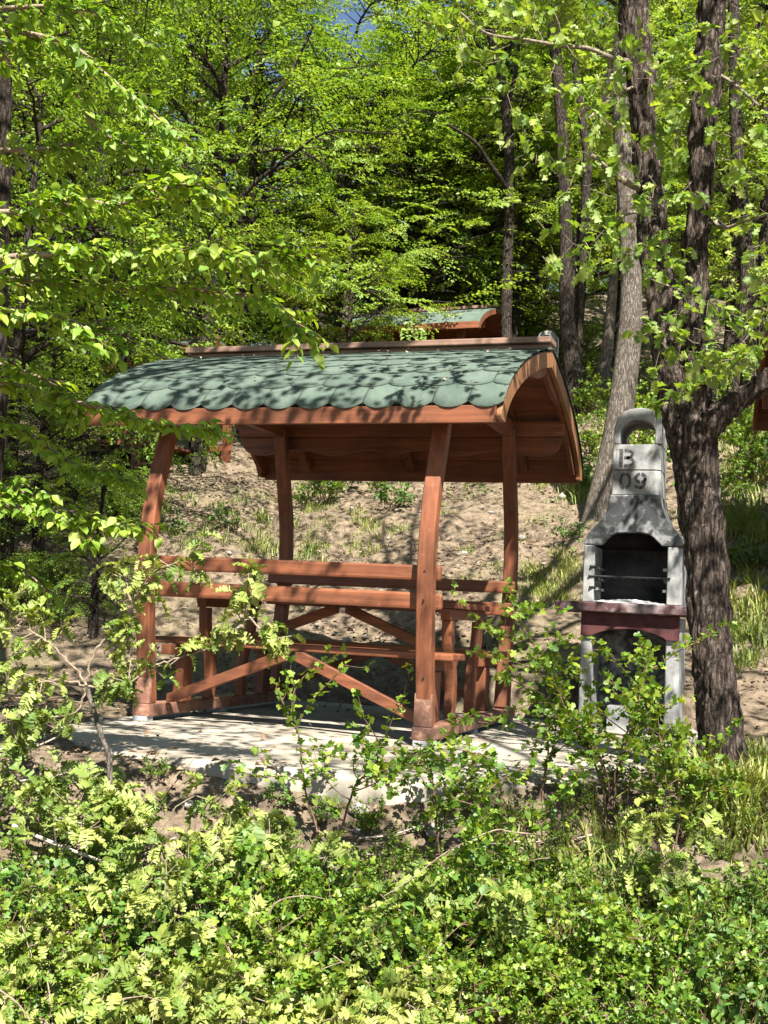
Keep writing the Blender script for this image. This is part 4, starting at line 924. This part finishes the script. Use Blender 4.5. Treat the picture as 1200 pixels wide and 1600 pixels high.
def oak_sapling(base, twigs, label, seed, n_obj=60, l0=.05, l1=.09, group=None, trunk=None, radius=.006, leafed=None, matw='twig', name='oak_sapling', cat='sapling'):
    """twigs: list of polylines in world space; leaves stand in rosettes along their outer part"""
    r = np.random.default_rng(seed); root = empty(name, base); tag(root, label, cat, group); inv = Matrix.Translation(-root.location)
    sw = Acc(); lv = []
    if trunk is not None:
        o = link('stem', trunk_mesh(trunk, np.linspace(radius, radius * .7, len(trunk)), 'bark_l', 12, .25), root); o.matrix_parent_inverse = inv
    for q in twigs:
        q = smooth_path(q, 6); q = q + r.normal(0, .0035, q.shape); sw.add(*tube_arrays(q, np.linspace(radius * .48, radius * .2, len(q)), 5, False)); n = len(q)
        for k in range(int(n * 0.35), n):
            if r.uniform() < 0.75:
                ax = unit(unit(q[k] - q[k - 1]) * .5 + r.normal(0, .7, 3)); c = q[k] + ax * r.uniform(.02, .09); sw.add(*tube_arrays([q[k], c], [radius * .22] * 2, 4, False)); rosette(lv, c, ax, r, int(r.integers(3, 7)), l0, l1)
        rosette(lv, q[-1], unit(q[-1] - q[-2]), r, 8, l0, l1)
    o = link('twigs', sw.mesh('twigs', M[matw]), root); o.matrix_parent_inverse = inv
    pos = np.array([a[0] for a in lv]); Rm = frames(np.array([a[1] for a in lv]), np.array([a[2] for a in lv])); order = np.argsort(np.linalg.norm(pos - CAM, axis=1))
    for k in order[:n_obj]: place_leaf(root, LOm[lv[k][4]], pos[k], Rm[k], lv[k][3], inv)
    if len(order) > n_obj:
        a = Acc()
        for k in order[n_obj:]: a.add(*stamp(LOt[lv[k][4]][0], LOt[lv[k][4]][1], pos[k:k + 1], Rm[k:k + 1], np.array([lv[k][3]])))
        o = link('foliage', a.mesh('foliage', M['lf_fern']), root); o.matrix_parent_inverse = inv; o['kind'] = 'stuff'
    return root
# sapling at the left in front of the slab
d5 = 4.35
def pl(pts, d=None): return [P(u, v, dd if len(t) > 2 else (d or d5)) for t in pts for (u, v, dd) in [(t[0], t[1], t[2] if len(t) > 2 else 0)]]
b0 = P(172, 1225, d5); b0[2] = G(b0[0], b0[1])
oak_sapling(b0, [pl([(134, 1072), (142, 1030), (160, 1005), (185, 985), (204, 965), (215, 930), (245, 890), (300, 868)]), pl([(134, 1072), (165, 1072), (200, 1068), (232, 1045), (270, 1030), (330, 1012), (362, 985), (385, 950), (390, 890)]),
                 pl([(134, 1072), (100, 1063), (60, 1066), (20, 1056), (-20, 1048)]), pl([(134, 1070), (105, 1030), (70, 1000), (45, 985), (18, 970), (12, 935)]),
                 pl([(60, 1075), (40, 1090), (25, 1120), (15, 1150)]), pl([(134, 1072), (120, 1110), (60, 1125)]), pl([(204, 965), (200, 1000), (205, 1050), (190, 1075)]), pl([(385, 960), (410, 985), (440, 1000)]), pl([(204, 940), (190, 900), (172, 890)])],
            'slender bare-stemmed oak sapling with drooping downy leaves before the left shelter post', 3, 200, .040, .078, trunk=[b0 - np.array([0, 0, .05])] + pl([(172, 1205), (158, 1150), (145, 1105), (134, 1070)]), radius=.011, matw='twig')
# downy oak shrubs in the foreground
random.seed(12)
fg = [((250, 1420), 3.9, 9, 'downy oak shrub with fern-like leaves below the left part of the slab'),
      ((60, 1300), 4.2, 11, 'downy oak shrub at the left edge, beside the bare white stick'),
      ((120, 1560), 3.3, 11, 'downy oak shrub filling the bottom left corner'),
      ((470, 1600), 3.2, 13, 'pale downy oak shrub at the bottom middle of the bank'),
      ((640, 1520), 3.4, 11, 'large downy oak shrub on the bank just left of the dark green bushes'),
      ((740, 1420), 3.8, 10, 'downy oak shrub with bare pale twigs below the middle of the slab'),
      ((960, 1300), 4.2, 8, 'greyish downy oak shrub in front of the barbecue base'),
      ((330, 1300), 4.1, 5, 'small downy oak shrub under the slab edge, left of its middle'),
      ((20, 1450), 3.7, 7, 'downy oak shrub at the left edge above the bottom corner'),
      ((560, 1400), 4.0, 6, 'downy oak shrub among green hawthorn under the slab centre'),
      ((300, 1530), 3.5, 12, 'downy oak shrub in the lower left between two larger ones'),
      ((110, 1250), 4.3, 6, 'downy oak shrub at the root of the slender bare-stemmed sapling'),
      ((215, 1275), 4.35, 7, 'downy oak shrub beside the pebble below the left post'),
      ((70, 1215), 4.5, 7, 'downy oak shrub left of the bare sapling stem, close to the slab corner'),
      ((350, 1340), 4.15, 7, 'spreading downy oak shrub near the orange scrap'),
      ((400, 1490), 3.5, 7, 'downy oak shrub just left of the curled bare twig')]
for k, ((u, v), d, nt_, lab) in enumerate(fg):
    r = np.random.default_rng(100 + k); c = P(u, v, d); gx, gy = c[0], c[1]; base = np.array([gx, gy, G(gx, gy)]); tws = []
    for i in range(max(5, int(nt_ * .8))):
        az = r.uniform(0, 6.28); rad_ = r.uniform(.18, .46); top = np.array([gx + math.cos(az) * rad_, gy + math.sin(az) * rad_ * .7, max(base[2] + .18, c[2] + r.uniform(-.10, .16) - .25 * rad_)])
        mid = (base + top) / 2 + np.array([0, 0, .10]) + r.normal(0, .04, 3); tws.append([base + r.normal(0, .02, 3) * [1, 1, 0], mid, top])
    oak_sapling(base, tws, lab, 200 + k, 170, .042, .088, radius=.007, name='oak_shrub', cat='shrub')

HL = haw_leaf(); HLm = np_mesh('leaf', *HL, M['lf_haw'])
def shrub_leaves(r, base, H_, spread, nst, step=.035, leaf=(.02, .036), cluster=3, arch=.15):
    """returns stems acc and leaf lists in world space for an upright twiggy shrub"""
    sw = Acc(); pos, dr, up, sc = [], [], [], []
    def grow(p, d, ln, rad, lvl):
        n = max(3, int(ln / step)); pts = [p.copy()]
        for i in range(n):
            d = unit(d + r.normal(0, .13, 3) + np.array([0, 0, .02 if lvl == 0 else -.01])); p = p + d * ln / n; pts.append(p.copy())
            if i > 0 and (lvl > 0 or i > n * .25):
                for c in range(cluster):
                    ld = unit(d * .3 + r.normal(0, .7, 3) + [0, 0, .1]); pos.append(p + r.normal(0, .006, 3)); dr.append(ld); up.append(unit(np.array([0, 0, 1.0]) + r.normal(0, .6, 3))); sc.append(r.uniform(*leaf))
            if lvl < 2 and i > n * .2 and r.uniform() < (.62 if lvl == 0 else .3): grow(p.copy(), unit(d * .6 + r.normal(0, .75, 3) * [1, 1, .5] + [0, 0, .1]), ln * r.uniform(.25, .5), rad * .55, lvl + 1)
        sw.add(*tube_arrays(pts, np.linspace(rad, rad * .45, len(pts)), 4, False))
    for k in range(nst):
        az = r.uniform(0, 6.28); grow(np.array(base) + r.normal(0, .03, 3) * [1, 1, 0], unit(np.array([math.cos(az) * spread, math.sin(az) * spread, 1.0])), H_ * r.uniform(.7, 1.1), .005, 0)
    return sw, np.array(pos), np.array(dr), np.array(up), np.array(sc)
def hawthorn(u, v_top, d, spread, nst, label, seed, n_obj, v_base=None, cluster=3, leaf=(.022, .040), group=None):
    t = P(u, v_top, d); base = np.array([t[0], t[1], G(t[0], t[1])]); H_ = t[2] - base[2]; r = np.random.default_rng(seed)
    root = empty('hawthorn_shrub', base); tag(root, label, 'shrub', group); inv = Matrix.Translation(-root.location)
    sw, pos, dr, up, sc = shrub_leaves(r, base, H_, spread, nst, cluster=cluster, leaf=leaf)
    o = link('twigs', sw.mesh('twigs', M['twig_r']), root); o.matrix_parent_inverse = inv
    instance_leaves(root, HLm, pos, frames(dr, up), sc, n_obj, HL, 'lf_haw'); return root
hawthorn(535, 985, 4.62, .26, 2, 'wispy hawthorn shrub in front of the middle of the shelter benches', 31, 160, cluster=3)
hawthorn(690, 1150, 4.5, .30, 2, 'small hawthorn shrub hiding the foot of the right front post', 32, 60)
hawthorn(965, 960, 4.8, .28, 4, 'tall bright hawthorn shrub in front of the barbecue', 33, 200, cluster=3)
hawthorn(850, 1040, 4.8, .32, 2, 'hawthorn shrub between the shelter and the barbecue', 34, 100, cluster=3)
hawthorn(800, 1140, 4.6, .40, 2, 'low hawthorn shrub at the right end of the slab edge', 35, 60, cluster=4)
hawthorn(1040, 1130, 4.7, .5, 3, 'hawthorn shrub at the foot of the forked oak', 36, 60, cluster=4)
hawthorn(760, 1225, 4.25, .5, 3, 'bushy hawthorn shrub right of the slab corner', 37, 60, cluster=4)
# understorey copies
def shrub_proto(seed, H_, spread, nst, mat, tmpl, leaf_, cl):
    r = np.random.default_rng(seed); sw, pos, dr, up, sc = shrub_leaves(r, (0, 0, 0), H_, spread, nst, cluster=cl, leaf=leaf_)
    a = Acc(); a.add(*stamp(tmpl[0], tmpl[1], pos, frames(dr, up), sc)); return sw.mesh('twigs', M['twig_r']), a.mesh('foliage', M[mat])
PR = [shrub_proto(50 + k, .42, .75, 9, 'lf_haw', HL, (.022, .038), 4) for k in range(3)] + [shrub_proto(60 + k, .34, .9, 8, 'lf_weed', FL, (.03, .06), 2) for k in range(2)]
def plant(x, y, k, sc, group, label, name, cat, rz=None):
    root = empty(name, (x, y, G(x, y)), rz if rz is not None else random.uniform(0, 6.28)); tag(root, label, cat, group); root.scale = (sc, sc, sc)
    for nm, me in zip(('twigs', 'foliage'), PR[k]):
        o = link(nm, me, root)
        if nm == 'foliage': o['kind'] = 'stuff'
random.seed(21); GU = 'low hawthorn bushes covering the bank below the slab'; LU = 'low dark green hawthorn bush on the bank below the slab'
GW = 'broad-leaved weeds on the bank below the slab'; LW = 'leafy green weed growing on the bank between the hawthorns'
spots = []
for k in range(2500):
    u = random.uniform(-60, 1260); v = random.uniform(1215, 1700); q = hit(u, min(v, 1690), 6.5) if v < 1700 else None
    s, d = sd_of(q[0], q[1])
    if in_slab(q[0], q[1], 0.05) or d > 5.6 or d < 2.6: continue
    if any((q[0] - a) ** 2 + (q[1] - b) ** 2 < .135 ** 2 for a, b, _ in spots): continue
    if 130 < u < 420 and d > 4.6 and random.random() < .4: continue
    if u < 420 and random.random() < .66: continue
    if 1080 < u and random.random() < .35: continue
    spots.append((q[0], q[1], u))
    if len(spots) >= 120: break
for x, y, u in spots:
    k = random.choice([0, 1, 2, 0, 1, 2, 3, 4]) if u > 420 else random.choice([0, 1, 2, 3, 4, 3, 4])
    dd_ = sd_of(x, y)[1]; fz = 0.36 if dd_ > 4.45 else 0.5 if dd_ > 4.3 else (0.72 if dd_ > 4.0 else 1.0)
    if k < 3: plant(x, y, k, fz * random.uniform(.55, .85), GU, LU, 'hawthorn_bush', 'bush')
    else: plant(x, y, k, fz * random.uniform(.5, .9), GW, LW, 'weed', 'weed')
GHW = 'green bushes scattered on the slope behind the shelter'; LHW = 'small green bush growing on the bare slope behind the shelter'
for u, v, k, sc in [(505, 790, 0, .9), (480, 795, 1, .7), (610, 800, 3, .8), (590, 775, 2, .6), (540, 770, 3, .7), (1110, 790, 1, .9), (1165, 720, 0, 1.2), (1190, 760, 2, 1.2), (1150, 670, 2, 1.3), (1160, 900, 3, .6), (60, 945, 3, .9), (30, 960, 0, .9), (90, 985, 4, .5), (100, 930, 1, .8), (920, 720, 2, .9), (925, 650, 1, 1.2), (910, 770, 4, .8), (880, 850, 3, .5), (1175, 690, 1, 1.4), (1060, 700, 0, 1.0), (930, 600, 0, 1.5), (1000, 640, 2, 1.2), (1008, 735, 0, 1.1), (990, 700, 2, 1.3), (1015, 690, 1, 1.3), (1190, 900, 4, .7), (260, 840, 3, .7), (350, 830, 4, .6), (190, 830, 0, .9)]:
    q = hit(u, v); plant(q[0], q[1], k, sc * 1.2, GHW, LHW, 'hill_bush', 'bush')

# ------------------------------------------------------------------ grass, litter, ground cover
def blade(r, p, h, a, lean): 
    w = h * .028 + .0012; dx, dy = math.cos(a), math.sin(a); q = []
    for t, ww in ((0, 1), (.4, .9), (.75, .55), (1, 0)):
        c = p + np.array([dx * lean * t * t, dy * lean * t * t, h * (t - .35 * lean / h * t * t)]); q.append((c, w * ww))
    V = []; 
    for c, ww in q[:-1]: V += [c + np.array([-dy, dx, 0]) * ww, c - np.array([-dy, dx, 0]) * ww]
    V.append(q[-1][0]); return np.array(V), np.array([(0, 1, 3), (0, 3, 2), (2, 3, 5), (2, 5, 4), (4, 5, 6)])
r = np.random.default_rng(4); a = Acc(); tus = []
for (u0, u1, v0, v1, n, hh) in [(370, 600, 790, 900, 30, .13), (560, 780, 800, 830, 5, .08), (800, 900, 870, 940, 20, .11), (700, 900, 880, 935, 12, .08), (1120, 1200, 640, 850, 34, .20), (1140, 1200, 880, 1050, 30, .17), (1080, 1200, 1180, 1290, 34, .16), (900, 960, 640, 800, 24, .18), (230, 420, 780, 860, 20, .12), (0, 130, 900, 980, 20, .14), (1040, 1200, 1400, 1600, 40, .18), (1060, 1090, 780, 830, 5, .12), (600, 900, 1480, 1600, 22, .14), (780, 1000, 1290, 1480, 16, .14), (0, 1200, 560, 780, 60, .14), (380, 900, 760, 900, 40, .07)]:
    for k in range(n):
        q = hit(r.uniform(u0, u1), r.uniform(v0, v1), 30)
        if in_slab(q[0], q[1], .03): continue
        tus.append((q, hh * r.uniform(.7, 1.3)))
for q, hh in tus:
    for k in range(r.integers(24, 60)):
        p = q + r.normal(0, .045 + hh * .15, 3) * [1, 1, 0]; p[2] = G(p[0], p[1]) - .005; h = hh * r.uniform(.45, 1.15); a.add(*blade(r, p, h, r.uniform(0, 6.28), h * r.uniform(.2, .9)))
g = link('grass', a.mesh('grass', M['grass'])); tag(g, 'grass tufts, green and straw coloured, on the slope and the bank', 'grass', kind='stuff')
r = np.random.default_rng(6); n = 38000; s = r.normal(0, 3.6, n); d = r.uniform(2.6, 19, n); x, y = W2(s, d); ok = np.array([not in_slab(a_, b_, 0.0) or r.uniform() < .05 for a_, b_ in zip(x, y)]); x, y, d = x[ok], y[ok], d[ok]
dens = np.array([mnoise.noise(Vector((a_ * .8, b_ * .8, 5))) for a_, b_ in zip(x, y)]); ok = (dens > -.05 + .25 * r.normal(0, 1, len(dens))) | (d < 5); x, y, d = x[ok], y[ok], d[ok]; z = H(x, y) + .012
sl = np.array([in_slab(a_, b_, 0.03) for a_, b_ in zip(x, y)]); z[sl] = .006
n = len(x); ql = quad_leaf(1, .6, .18); a = Acc(); a.add(*stamp(ql[0], ql[1], np.stack([x, y, z], 1), frames(np.stack([r.normal(0, 1, n), r.normal(0, 1, n), r.normal(.1, .25, n)], 1), np.stack([r.normal(0, .35, n), r.normal(0, .35, n), np.ones(n)], 1)), r.uniform(.018, .055, n)))
g = link('leaf_litter', a.mesh('leaf_litter', M['dry'])); tag(g, 'dry brown fallen leaves on the soil', 'leaf litter', kind='stuff')
r = np.random.default_rng(8); n = 9000; s = r.normal(.2, 4.5, n); d = r.uniform(9, 26, n); x, y = W2(s, d); dens = np.array([mnoise.noise(Vector((a_ * .5, b_ * .5, 25))) for a_, b_ in zip(x, y)]); wgt = dens + .08 * (d - 15) + .12 * (s - 2)
ok = wgt > .12 + .1 * r.normal(0, 1, n); x, y = x[ok], y[ok]; n = len(x); m_ = 5; x = np.repeat(x, m_) + r.normal(0, .06, n * m_); y = np.repeat(y, m_) + r.normal(0, .06, n * m_); z = H(x, y) + r.uniform(.02, .12, n * m_); n = n * m_
a = Acc(); a.add(*stamp(ql[0], ql[1], np.stack([x, y, z], 1), frames(np.stack([r.normal(0, 1, n), r.normal(0, 1, n), r.normal(.3, .3, n)], 1), np.stack([r.normal(0, .4, n), r.normal(0, .4, n), np.ones(n)], 1)), r.uniform(.03, .07, n)))
g = link('ground_cover', a.mesh('ground_cover', M['lf_weed'])); tag(g, 'low green seedlings and weeds on the forest floor', 'ground cover', kind='stuff')

r = np.random.default_rng(15); a = Acc()
for k in range(520):
    s_, d_ = r.normal(0, 2.6), r.uniform(2.7, 15); x_, y_ = W2(s_, d_)
    if in_slab(x_, y_, .02) and r.uniform() < .85: continue
    z_ = max(G(x_, y_), .0 if in_slab(x_, y_, .02) else -9) + .008; az = r.uniform(0, 6.28); ln = r.uniform(.06, .34); q_ = [np.array([x_, y_, z_])]
    for i in range(4): az += r.normal(0, .3); q_.append(q_[-1] + np.array([math.cos(az), math.sin(az), 0]) * ln / 4); q_[-1][2] = (max(G(q_[-1][0], q_[-1][1]), .0 if in_slab(q_[-1][0], q_[-1][1], .02) else -9)) + .008 + abs(r.normal(0, .012))
    a.add(*tube_arrays(q_, np.linspace(.004, .0015, 5) * r.uniform(.5, 1.3), 4, False))
g = link('fallen_twigs', a.mesh('fallen_twigs', M['twig'])); tag(g, 'thin fallen twigs strewn over the soil', 'twigs', kind='stuff')
r = np.random.default_rng(18); a = Acc(); bm = bmesh.new(); bmesh.ops.create_icosphere(bm, subdivisions=1, radius=1.0); iv = np.array([tuple(v.co) for v in bm.verts]); it = np.array([[v.index for v in f.verts] for f in bm.faces]); bm.free()
for k in range(420):
    s_, d_ = r.normal(0, 2.8), r.uniform(3.2, 15); x_, y_ = W2(s_, d_)
    if in_slab(x_, y_, .01): continue
    z_ = abs(r.normal(.012, .014)) + .004; a.add(iv * np.array([z_ * r.uniform(.8, 1.6), z_ * r.uniform(.8, 1.6), z_ * .7]) * r.uniform(.8, 1.15, iv.shape) + [x_, y_, G(x_, y_) + .003], it)
g = link('pebbles', a.mesh('pebbles', M['rock'])); tag(g, 'small stones scattered over the soil', 'pebbles', kind='stuff')
r = np.random.default_rng(16)
for k in range(16):
    u_, v_ = [(60, 1400), (150, 1380), (250, 1480), (380, 1560), (520, 1480), (700, 1350), (860, 1450), (560, 1330), (30, 1240), (200, 1600), (420, 1380), (640, 1560), (760, 1560), (330, 1420), (100, 1500), (900, 1330)][k]
    q0 = hit(u_, v_, 6.5) + [0, 0, .05]; az = r.uniform(-.9, .9) + YAW * -1; pts_ = [q0]; el = r.uniform(.05, .6)
    for i in range(5): az += r.normal(0, .22); pts_.append(pts_[-1] + np.array([math.cos(az), math.sin(az), el * r.uniform(.2, 1)]) * .085)
    V, T_ = tube_arrays(smooth_path(pts_, 4), np.linspace(.0042, .0018, 21), 5); o = link('dead_branch', np_mesh('dead_branch', V - q0, T_, M['twig_p'], smooth=True)); o.location = Vector(q0)
    tag(o, 'bare grey dead twig poking out of the shrubs', 'dead twig', 'bare dead twigs among the shrubs of the bank')
r = np.random.default_rng(33); n = 46; sv = r.uniform(.2, STOT, n); yz = [at_s(q_, .018) for q_ in sv]; pp = np.array([[r.uniform(XA, XB), YC + q_[0], q_[1] + .004] for q_ in yz]); a = Acc()
a.add(*stamp(ql[0], ql[1], pp, frames(r.normal(0, 1, (n, 3)) * [1, .6, .3] , np.stack([r.normal(0, .15, n), np.full(n, -.45), np.ones(n)], 1)), r.uniform(.012, .034, n)))
g = link('roof_litter', a.mesh('roof_litter', M['dry'])); tag(g, 'small dry leaves and bud scales fallen on the green roof', 'leaf litter', kind='stuff')
# ------------------------------------------------------------------ far shelters and barbecue on the slope
def far_shelter(s, d, rz, label, z_up=0.0, roofmat='shingle'):
    x, y = W2(s, d); root = empty('picnic_shelter', (x, y, G(x, y) + z_up), rz); tag(root, label, 'picnic shelter'); mk = names()
    ox, oy = -0.83, -0.92
    for X in (0, L):
        for q in (0, 1): 
            c = [(yy if q == 0 else 1.62 - yy, z) for yy, z in fpath]; poly = [(a + .042, b) for a, b in c] + [(a - .042, b) for a, b in c[::-1]]
            poly = [(a + oy, b - (.5 if b < .2 else 0)) for a, b in poly]; prism('post', poly, 'x', X + ox - .055, X + ox + .055, M['wz'], None, 0)
    for sg in (1, -1):
        n = 16; a_ = [at_s(STOT * k / n, .0) for k in range(n + 1)]; b_ = [at_s(STOT * k / n, -.02) for k in range(n + 1)]
        prism('roof', [(side(y_, sg) + oy, z) for y_, z in a_ + b_[::-1]], 'x', XA + ox, XB + ox, M[roofmat], None, 0)
        i1 = [at_s(STOT * k / n, -.022) for k in range(n + 1)]; i2 = [at_s(STOT * k / n, -.03) for k in range(n + 1)]
        prism('ceiling', [(side(min(y_, -.002), sg) + oy, z) for y_, z in i1 + i2[::-1]], 'x', XA + ox + .03, XB + ox - .03, M['wx'], None, 0)
        b2 = [at_s(STOT * k / n, -.10) for k in range(n + 1)]; c_ = [at_s(STOT * k / n, -.021) for k in range(n + 1)]
        b2 = [(min(p_, -.003), z) for p_, z in b2]
        for x0 in (XA, XB - .03): prism('barge_board', [(side(y_, sg) + oy, z) for y_, z in c_ + b2[::-1]], 'x', x0 + ox, x0 + .03 + ox, M['wz'], None, 0)
        box('fascia_board', (XA + ox, side(-HWD, sg) + oy - .015, 1.655), (XB + ox, side(-HWD, sg) + oy + .015, 1.77), M['wx'], None)
        box('top_plate', (XA + ox + .05, sg * -.78 - .03, 1.78), (XB + ox - .05, sg * -.78 + .03, 1.99), M['wx'], None)
        for zz in (.86, .71): box('backrest_rail', (-.9, sg * -.84 - .02, zz), (.9, sg * -.84 + .02, zz + .08), M['wx'], None)
        box('seat_plank', (-.9, sg * -.65 - .12, .44), (.9, sg * -.65 + .12, .475), M['wx'], None)
    box('ridge_board', (XA + ox, -.08, 2.315), (XB + ox, .08, 2.37), M['ridge'], None); box('table_top', (-.88, -.4, .72), (.85, .4, .757), M['wx'], None)
    for o in [o for o in COL.objects if o.name not in mk and o.parent is None and o is not root]: o.parent = root
    return root
far_shelter(0.72, 20.0, math.radians(-3), 'far picnic shelter with green barrel roof showing above the ridge of the near one', -0.03)
far_shelter(4.32, 9.2, math.radians(6), 'picnic shelter with reddish roof edge at the right edge behind the oak', -0.35, roofmat='wx')
far_shelter(-3.5, 16.5, math.radians(-12), 'shaded picnic shelter among the trees on the left', -0.62)
x, y = W2(2.55, 19.0); barbecue((x, y, G(x, y) - .76), False, 'small distant barbecue whose grey chimney cap peeks over the shelter ridge', 0.0)

# ------------------------------------------------------------------ stones, sticks, litter
def rock(u, v, d, size, label, seed, name='rock'):
    q = hit(u, v, 12) if d is None else P(u, v, d); bm = bmesh.new(); bmesh.ops.create_icosphere(bm, subdivisions=3, radius=1.0)
    for w in bm.verts:
        n_ = mnoise.fractal(w.co * 1.3 + Vector((seed, 0, 0)), .8, 2.2, 4); w.co = w.co * (1 + .35 * n_); w.co = Vector((w.co.x * size[0], w.co.y * size[1], w.co.z * size[2]))
    o = bm_obj(name, bm, M['rock'], None, True); o.location = (q[0], q[1], G(q[0], q[1]) + size[2] * .35); o.rotation_euler = (0, 0, seed); tag(o, label, 'rock'); return o
rock(1078, 1158, None, (.07, .055, .05), 'rounded grey stone between barbecue leg and oak, farther one', 1.0)
rock(1068, 1190, None, (.065, .05, .045), 'pale stone nearest the oak foot below the barbecue leg', 2.0)
rock(1130, 1405, None, (.16, .13, .09), 'tan lump of rock in the lower right of the bank', 3.0).data.materials[0] = M['soil']
rock(300, 1262, None, (.03, .025, .02), 'small grey pebble under the slab edge on the left', 4.0)
rock(560, 1285, None, (.05, .04, .025), 'flat stone fragment below the slab centre', 5.5)
def stick(pts, rad, label, mat='twig_p', name='stick'):
    q = [P(*p) for p in pts]; V, T_ = tube_arrays(smooth_path(q, 5), np.linspace(rad, rad * .5, (len(q) - 1) * 5 + 1), 7)
    o = link(name, np_mesh(name, V, T_, M[mat], smooth=True)); tag(o, label, 'stick'); return o
stick([(20, 1290, 4.25), (70, 1312, 4.2), (120, 1332, 4.15), (165, 1348, 4.1), (215, 1368, 4.05)], .008, 'bare white dead branch lying on the left of the bank')
stick([(90, 1278, 4.3), (140, 1288, 4.25), (185, 1292, 4.2)], .006, 'short bare white twig just above the long dead branch')
stick([(845, 1305, 4.0), (800, 1300, 4.0), (770, 1298, 4.0), (700, 1330, 3.9), (640, 1375, 3.8), (600, 1400, 3.7)], .0028, 'long thin pale twig arching below the slab towards the right', 'twig')
stick([(420, 1460, 3.6), (424, 1420, 3.6), (445, 1404, 3.6), (480, 1400, 3.6), (508, 1405, 3.6)], .0028, 'curled bare pale twig in the lower middle', 'twig')
stick([(0, 1180, 4.5), (60, 1165, 4.5), (110, 1140, 4.5)], .005, 'bare twig at the left edge beside the slab')
q = hit(370, 1337); V, T_ = tube_arrays([q + np.array([-.025, 0, .05]), q + np.array([0, .004, .058]), q + np.array([.03, .01, .066])], [.006, .008, .005], 8)
o = link('plastic_scrap', np_mesh('plastic_scrap', V, T_, M['orange'], smooth=True)); tag(o, 'small orange plastic scrap lying in the undergrowth', 'litter')
bpy.context.view_layer.update()
LMC = [(130, 'at the left edge'), (300, '{} the left post'), (480, '{} the left bench half'), (640, '{} the bench middle'), (780, '{} the right post'), (940, 'left of the barbecue'), (1080, '{} the barbecue'), (9999, '{} the forked oak')]
ORD = ['first', 'second', 'third', 'fourth', 'fifth', 'sixth', 'seventh', 'eighth', 'ninth', 'tenth', 'eleventh', 'twelfth', 'thirteenth', 'fourteenth', 'fifteenth']
def place_labels(group, look, rowf):
    cells = {}
    for o in [o for o in bpy.data.objects if o.get('group') == group]:
        u, v, z = project(np.array(o.location) + [0, 0, .1]); c = next(t for lim, t in LMC if u < lim); cells.setdefault((rowf(u, v, z), c), []).append((u, o))
    for (row, c), lst in cells.items():
        lst.sort(key=lambda t: t[0])
        for k, (u, o) in enumerate(lst):
            pre = 'below' if 'bank' in row else 'behind'; o['label'] = f"{look} {row} {c.format(pre)}" + ('' if len(lst) == 1 else f", {ORD[min(k, 14)]} from left")
bank = lambda u, v, z: 'high on the bank' if v < 1290 else ('halfway down the bank' if v < 1430 else 'low on the bank')
slope = lambda u, v, z: 'low in the wood' if z < 16 else ('midway up the wood' if z < 24 else 'high in the wood')
hill = lambda u, v, z: 'high on the slope' if v < 700 else ('midway up the slope' if v < 820 else 'low on the slope')
place_labels(GU, 'small hawthorn bush', bank); place_labels(GW, 'broad-leaved weed', bank); place_labels(GH, 'dense hornbeam', slope); place_labels(GO, 'light young oak', slope)
place_labels(GHW, 'small green bush', hill); place_labels(GB, 'low hornbeam bush', slope); place_labels(GF, 'skyline tree', slope)
place_labels('bare dead twigs among the shrubs of the bank', 'bare grey dead twig', bank)
for o_ in bpy.data.objects:
    if o_.parent is not None and o_.name.split('.')[0] in ('twigs', 'limbs', 'crown', 'foliage', 'crown_limbs', 'boughs'): o_['kind'] = 'stuff'
print('objects', len(bpy.data.objects), 'tris', sum(len(m.polygons) for m in bpy.data.meshes))
